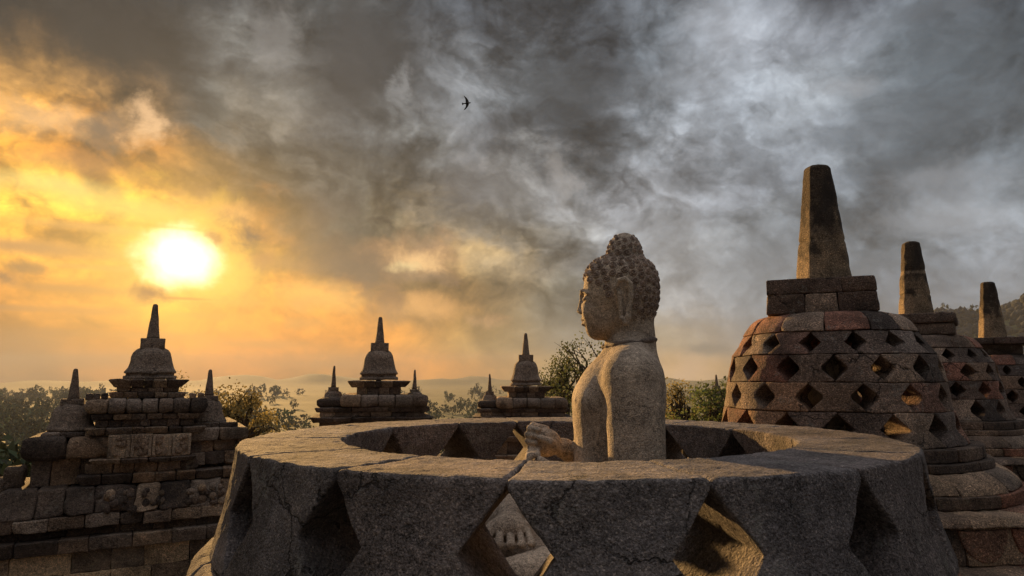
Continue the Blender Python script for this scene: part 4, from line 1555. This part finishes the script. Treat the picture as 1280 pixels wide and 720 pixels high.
def small_shrine(x_px, Dp, zoff, rz, label, sx=1., mirror=1, right_pin=True, steps=0):
    """the same kind of shrine farther along; drawn on the second one's proportions (49 px per metre)"""
    az = math.degrees(math.atan((x_px - 640) / 834))
    x, y = math.tan(R(az)) * Dp, Dp
    root = empty('gallery_shrine', (x, y, 0), rz)
    tag(root, label, 'shrine', 'balustrade shrines of the lower gallery')
    k = 49.
    U = lambda px, f=.8: (px - 475) / 50. * sx * mirror * (y - f) / y
    Zp = lambda py, f=.8: CAMH + zoff + (472 - py) / k * (y - f) / y
    mat = M_shrine
    def M(a, b, *r, **kw):
        a, b = sorted((U(a), U(b)))
        masonry(mb, a, b, *r, **kw)
    mb = MB()
    M(440, 509, Zp(484), Zp(476), .62, .6, 5, 2, ogee(.10))
    M(447, 503, Zp(493), Zp(484), .58, .6, 4, 3)
    mb.build('crown', mat, root)
    mb = MB()
    M(432, 533, Zp(508), Zp(493), .85, .9, 5, 5, bulge(.08), bev=.04, amp=.014, jit=.03)
    M(402, 434, Zp(508), Zp(497), .70, .8, 1, 6, bulge(.05), bev=.10)
    M(400, 538, Zp(514), Zp(508), .82, .9, 6, 7, ogee(.03))
    mb.build('cornice', mat, root)
    mb = MB()
    M(404, 533, Zp(520), Zp(514), .78, .9, 6, 8)
    M(396, 541, Zp(526), Zp(520), .90, .9, 6, 9, ogee(.05))
    M(404, 533, Zp(548), Zp(526), .75, .9, 5, 10)
    M(390, 545, Zp(556), Zp(548), .95, .9, 6, 11, ogee(.07))
    M(396, 540, Zp(575), Zp(556), .80, .9, 6, 12)
    M(372, 560, Zp(585), Zp(575), 1.0, .9, 8, 13, ogee(.08))
    z = Zp(585)
    i = 0
    while z > -3.4:
        M(330, 600, z - .44, z - .004, .9, .9, 11, 20 + i, bright=1.3)
        z -= .44
        i += 1
    mb.build('wall', mat, root)
    pinnacle(root, 0, 0, Zp(475, 0), .47, .76, mat, .82, .22)
    pinnacle(root, U(420, .1), -.1, Zp(500, .1), .26, .24, mat, 2.0, .4)
    if right_pin:
        pinnacle(root, U(520, .1), -.1, Zp(498, .1), .24, .18, mat, 2.5, .3)


big_shrine()
small_shrine(475, 17., 0., R(12), 'grey balustrade shrine with a bell and spire, between the large left shrine and the statue')
small_shrine(657, 20.5, -.18, R(2), 'smallest dark balustrade shrine with a spire, beside the tree left of the statue', right_pin=False)
small_shrine(893, 42., -1.35, R(-20), 'distant tiny shrine almost hidden behind the nearest bell stupa', sx=.55)


# ------------------------------------------------------------------ trees
def tube(mb, pts, radii, n=8, tint=(1, 1, 1)):
    pts = [Vector(p) for p in pts]
    V, F = [], []
    for i, p in enumerate(pts):
        d = (pts[min(i + 1, len(pts) - 1)] - pts[max(i - 1, 0)]).normalized()
        t = d.orthogonal().normalized()
        b = d.cross(t)
        for j in range(n):
            a = 2 * math.pi * j / n
            V.append(tuple(p + (t * math.cos(a) + b * math.sin(a)) * radii[i]))
    for i in range(len(pts) - 1):
        for j in range(n):
            F.append((i * n + j, i * n + (j + 1) % n, (i + 1) * n + (j + 1) % n, (i + 1) * n + j))
    mb.add(V, F, tint)


def tree(az, D, ztop, crown_r, crown_h, label, mat, seed, leaf=.13, nclump=46, per=70, loose=1.):
    x, y = polar(az, D)
    zb = float(terrain_h(np.array([x]), np.array([y]))[0]) - .3
    root = empty('tree', (x, y, zb))
    tag(root, label, 'tree', 'trees behind the temple')
    r = random.Random(seed)
    H = ztop + CAMH - zb
    mbt = MB()
    mbl = MB()
    trunk_top = H - crown_h * .6
    pts = [(0, 0, 0)]
    for i in range(1, 7):
        pts.append((r.uniform(-.2, .2) * i * .5, r.uniform(-.2, .2) * i * .5, trunk_top * i / 6))
    tube(mbt, pts, [.30 - .03 * i for i in range(7)])
    tip = Vector(pts[-1])
    V, F, T = [], [], []
    for c in range(nclump):
        a = r.uniform(0, 2 * math.pi)
        q = r.random() ** .5
        hh = r.random()
        env = math.sin(math.pi * min(1, .15 + hh * .8)) ** .6
        p = Vector((math.cos(a) * crown_r * q * env, math.sin(a) * crown_r * q * env, H - crown_h + crown_h * hh * (1 - .25 * q * r.random())))
        mid = tip.lerp(p, .55) + Vector((r.uniform(-.3, .3), r.uniform(-.3, .3), r.uniform(-.1, .4)))
        start = Vector(pts[r.choice((4, 5, 6))])
        tube(mbt, [start, mid, p], [.085, .045, .012], 5)
        for s_ in range(3):
            e = p + Vector((r.gauss(0, .22), r.gauss(0, .22), r.gauss(.05, .15))) * loose
            tube(mbt, [mid.lerp(p, .7), e], [.02, .006], 4)
        cr = r.uniform(.35, .75) * loose
        k = r.uniform(.65, 1.4)
        for l in range(per):
            dvec = Vector((r.gauss(0, 1), r.gauss(0, 1), r.gauss(0, .75))).normalized() * cr * r.random() ** .4
            o = p + dvec
            nrm = Vector((r.gauss(0, 1), r.gauss(0, 1), r.gauss(.6, .8))).normalized()
            t = nrm.orthogonal().normalized()
            t.rotate(Matrix.Rotation(r.uniform(0, 6.28), 3, nrm))
            b = nrm.cross(t)
            L = leaf * r.uniform(.7, 1.4)
            w_ = L * .38
            i0 = len(V)
            V += [tuple(o), tuple(o + t * L * .5 + b * w_ + nrm * .01), tuple(o + t * L), tuple(o + t * L * .5 - b * w_ + nrm * .01)]
            F.append((i0, i0 + 1, i0 + 2, i0 + 3))
            kk = k * r.uniform(.8, 1.25)
            T += [(kk, kk, kk)] * 4
    mbl.add(V, F, np.array(T))
    mbt.build('trunk', M_bark, root)
    mbl.build('crown', mat, root, smooth=False)


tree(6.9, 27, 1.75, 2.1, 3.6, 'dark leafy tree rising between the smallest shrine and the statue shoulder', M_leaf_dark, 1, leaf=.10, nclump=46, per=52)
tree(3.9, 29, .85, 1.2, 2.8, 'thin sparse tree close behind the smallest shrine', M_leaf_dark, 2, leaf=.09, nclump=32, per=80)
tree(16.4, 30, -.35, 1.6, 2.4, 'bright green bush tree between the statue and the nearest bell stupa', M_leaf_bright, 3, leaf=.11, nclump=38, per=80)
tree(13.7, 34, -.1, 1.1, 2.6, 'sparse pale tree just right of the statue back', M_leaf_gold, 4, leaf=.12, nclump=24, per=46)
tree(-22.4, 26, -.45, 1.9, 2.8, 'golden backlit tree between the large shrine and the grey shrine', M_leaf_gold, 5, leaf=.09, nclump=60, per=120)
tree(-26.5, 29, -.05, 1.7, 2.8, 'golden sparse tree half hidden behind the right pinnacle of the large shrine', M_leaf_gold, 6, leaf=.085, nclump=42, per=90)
tree(17.9, 33, .0, 1.2, 2.4, 'taller dark green tree touching the edge of the nearest bell stupa', M_leaf_dark, 7, leaf=.15, nclump=34, per=70)


# ------------------------------------------------------------------ bird
def bird():
    D = 45.
    v = Vector(((584 - 640) / 834, 1, 0))
    th = math.atan(112 / 834)
    b = (360 - 129) / 834
    d = Vector(((584 - 640) / 834, math.cos(th) - b * math.sin(th), math.sin(th) + b * math.cos(th)))
    p = d * D
    root = empty('bird', (p.x, p.y, p.z + CAMH))
    tag(root, 'small dark bird banking in flight high against the grey clouds', 'bird')
    mb = MB()
    # body along -x (tail) to +x (head); wings along z, banked
    V = []
    n = 10
    prof = [(-.26, .012), (-.20, .035), (-.10, .05), (.02, .065), (.10, .058), (.15, .04), (.19, .042), (.225, .022), (.26, .005)]
    for x_, r_ in prof:
        for j in range(n):
            a = 2 * math.pi * j / n
            V.append((x_, r_ * math.cos(a), r_ * math.sin(a) * .9))
    F = [(i * n + j, i * n + (j + 1) % n, (i + 1) * n + (j + 1) % n, (i + 1) * n + j) for i in range(len(prof) - 1) for j in range(n)]
    F += [tuple(range(n))[::-1], tuple(range((len(prof) - 1) * n, len(prof) * n))]
    # fanned tail
    i0 = len(V)
    V += [(-.18, .02, .02), (-.34, .012, .10), (-.36, 0, .0), (-.34, -.012, -.10), (-.18, -.02, -.02)]
    F += [(i0, i0 + 1, i0 + 2), (i0, i0 + 2, i0 + 4), (i0 + 2, i0 + 3, i0 + 4)]
    mb.add(V, F)
    body = mb.build('body', M_bird, root)
    for s in (1, -1):
        mb = MB()
        sec = [(0, .10, -.10, 0), (.14, .12, -.09, .03), (.28, .08, -.08, .05), (.42, .0, -.11, .05), (.52, -.09, -.15, .03), (.56, -.15, -.17, .02)] if s == 1 else \
              [(0, .10, -.10, 0), (.12, .09, -.10, .03), (.24, .0, -.15, .06), (.34, -.12, -.24, .07), (.42, -.22, -.29, .06)]
        V, F = [], []
        for q, le, te, up in sec:
            t = .012 * (1 - q)
            V += [(le, up, s * q), ((le + te) / 2, up + t, s * q), (te, up, s * q), ((le + te) / 2, up - t, s * q)]
        for i in range(len(sec) - 1):
            for j in range(4):
                a, b_ = i * 4 + j, i * 4 + (j + 1) % 4
                F.append((a, b_, b_ + 4, a + 4))
        F.append((0, 1, 2, 3)); e = (len(sec) - 1) * 4; F.append((e, e + 3, e + 2, e + 1))
        mb.add(V, F)
        mb.build('wing', M_bird, root)
    root.rotation_euler = (R(0), R(-8), R(0))


bird()


# ------------------------------------------------------------------ haze
def haze():
    bm = bmesh.new()
    bmesh.ops.create_cube(bm, size=1)
    top = 215.
    bot = -60.
    for v in bm.verts:
        v.co.x *= 13600
        v.co.y *= 13600
        v.co.z = (top if v.co.z > 0 else bot)
    me = bpy.data.meshes.new('haze')
    bm.to_mesh(me)
    bm.free()
    m = bpy.data.materials.new('haze')
    m.use_nodes = True
    m.node_tree.nodes.clear()
    w = NT(m.node_tree)
    v = w.n('ShaderNodeVolumePrincipled', {'Color': (.58, .65, .80, 1), 'Density': .00011, 'Anisotropy': .1})
    w.n('ShaderNodeOutputMaterial', {'Volume': v.outputs[0]})
    me.materials.append(m)
    o = bpy.data.objects.new('haze', me)
    C.objects.link(o)
    tag(o, 'pale morning haze over the valley', 'haze', kind='stuff')


haze()
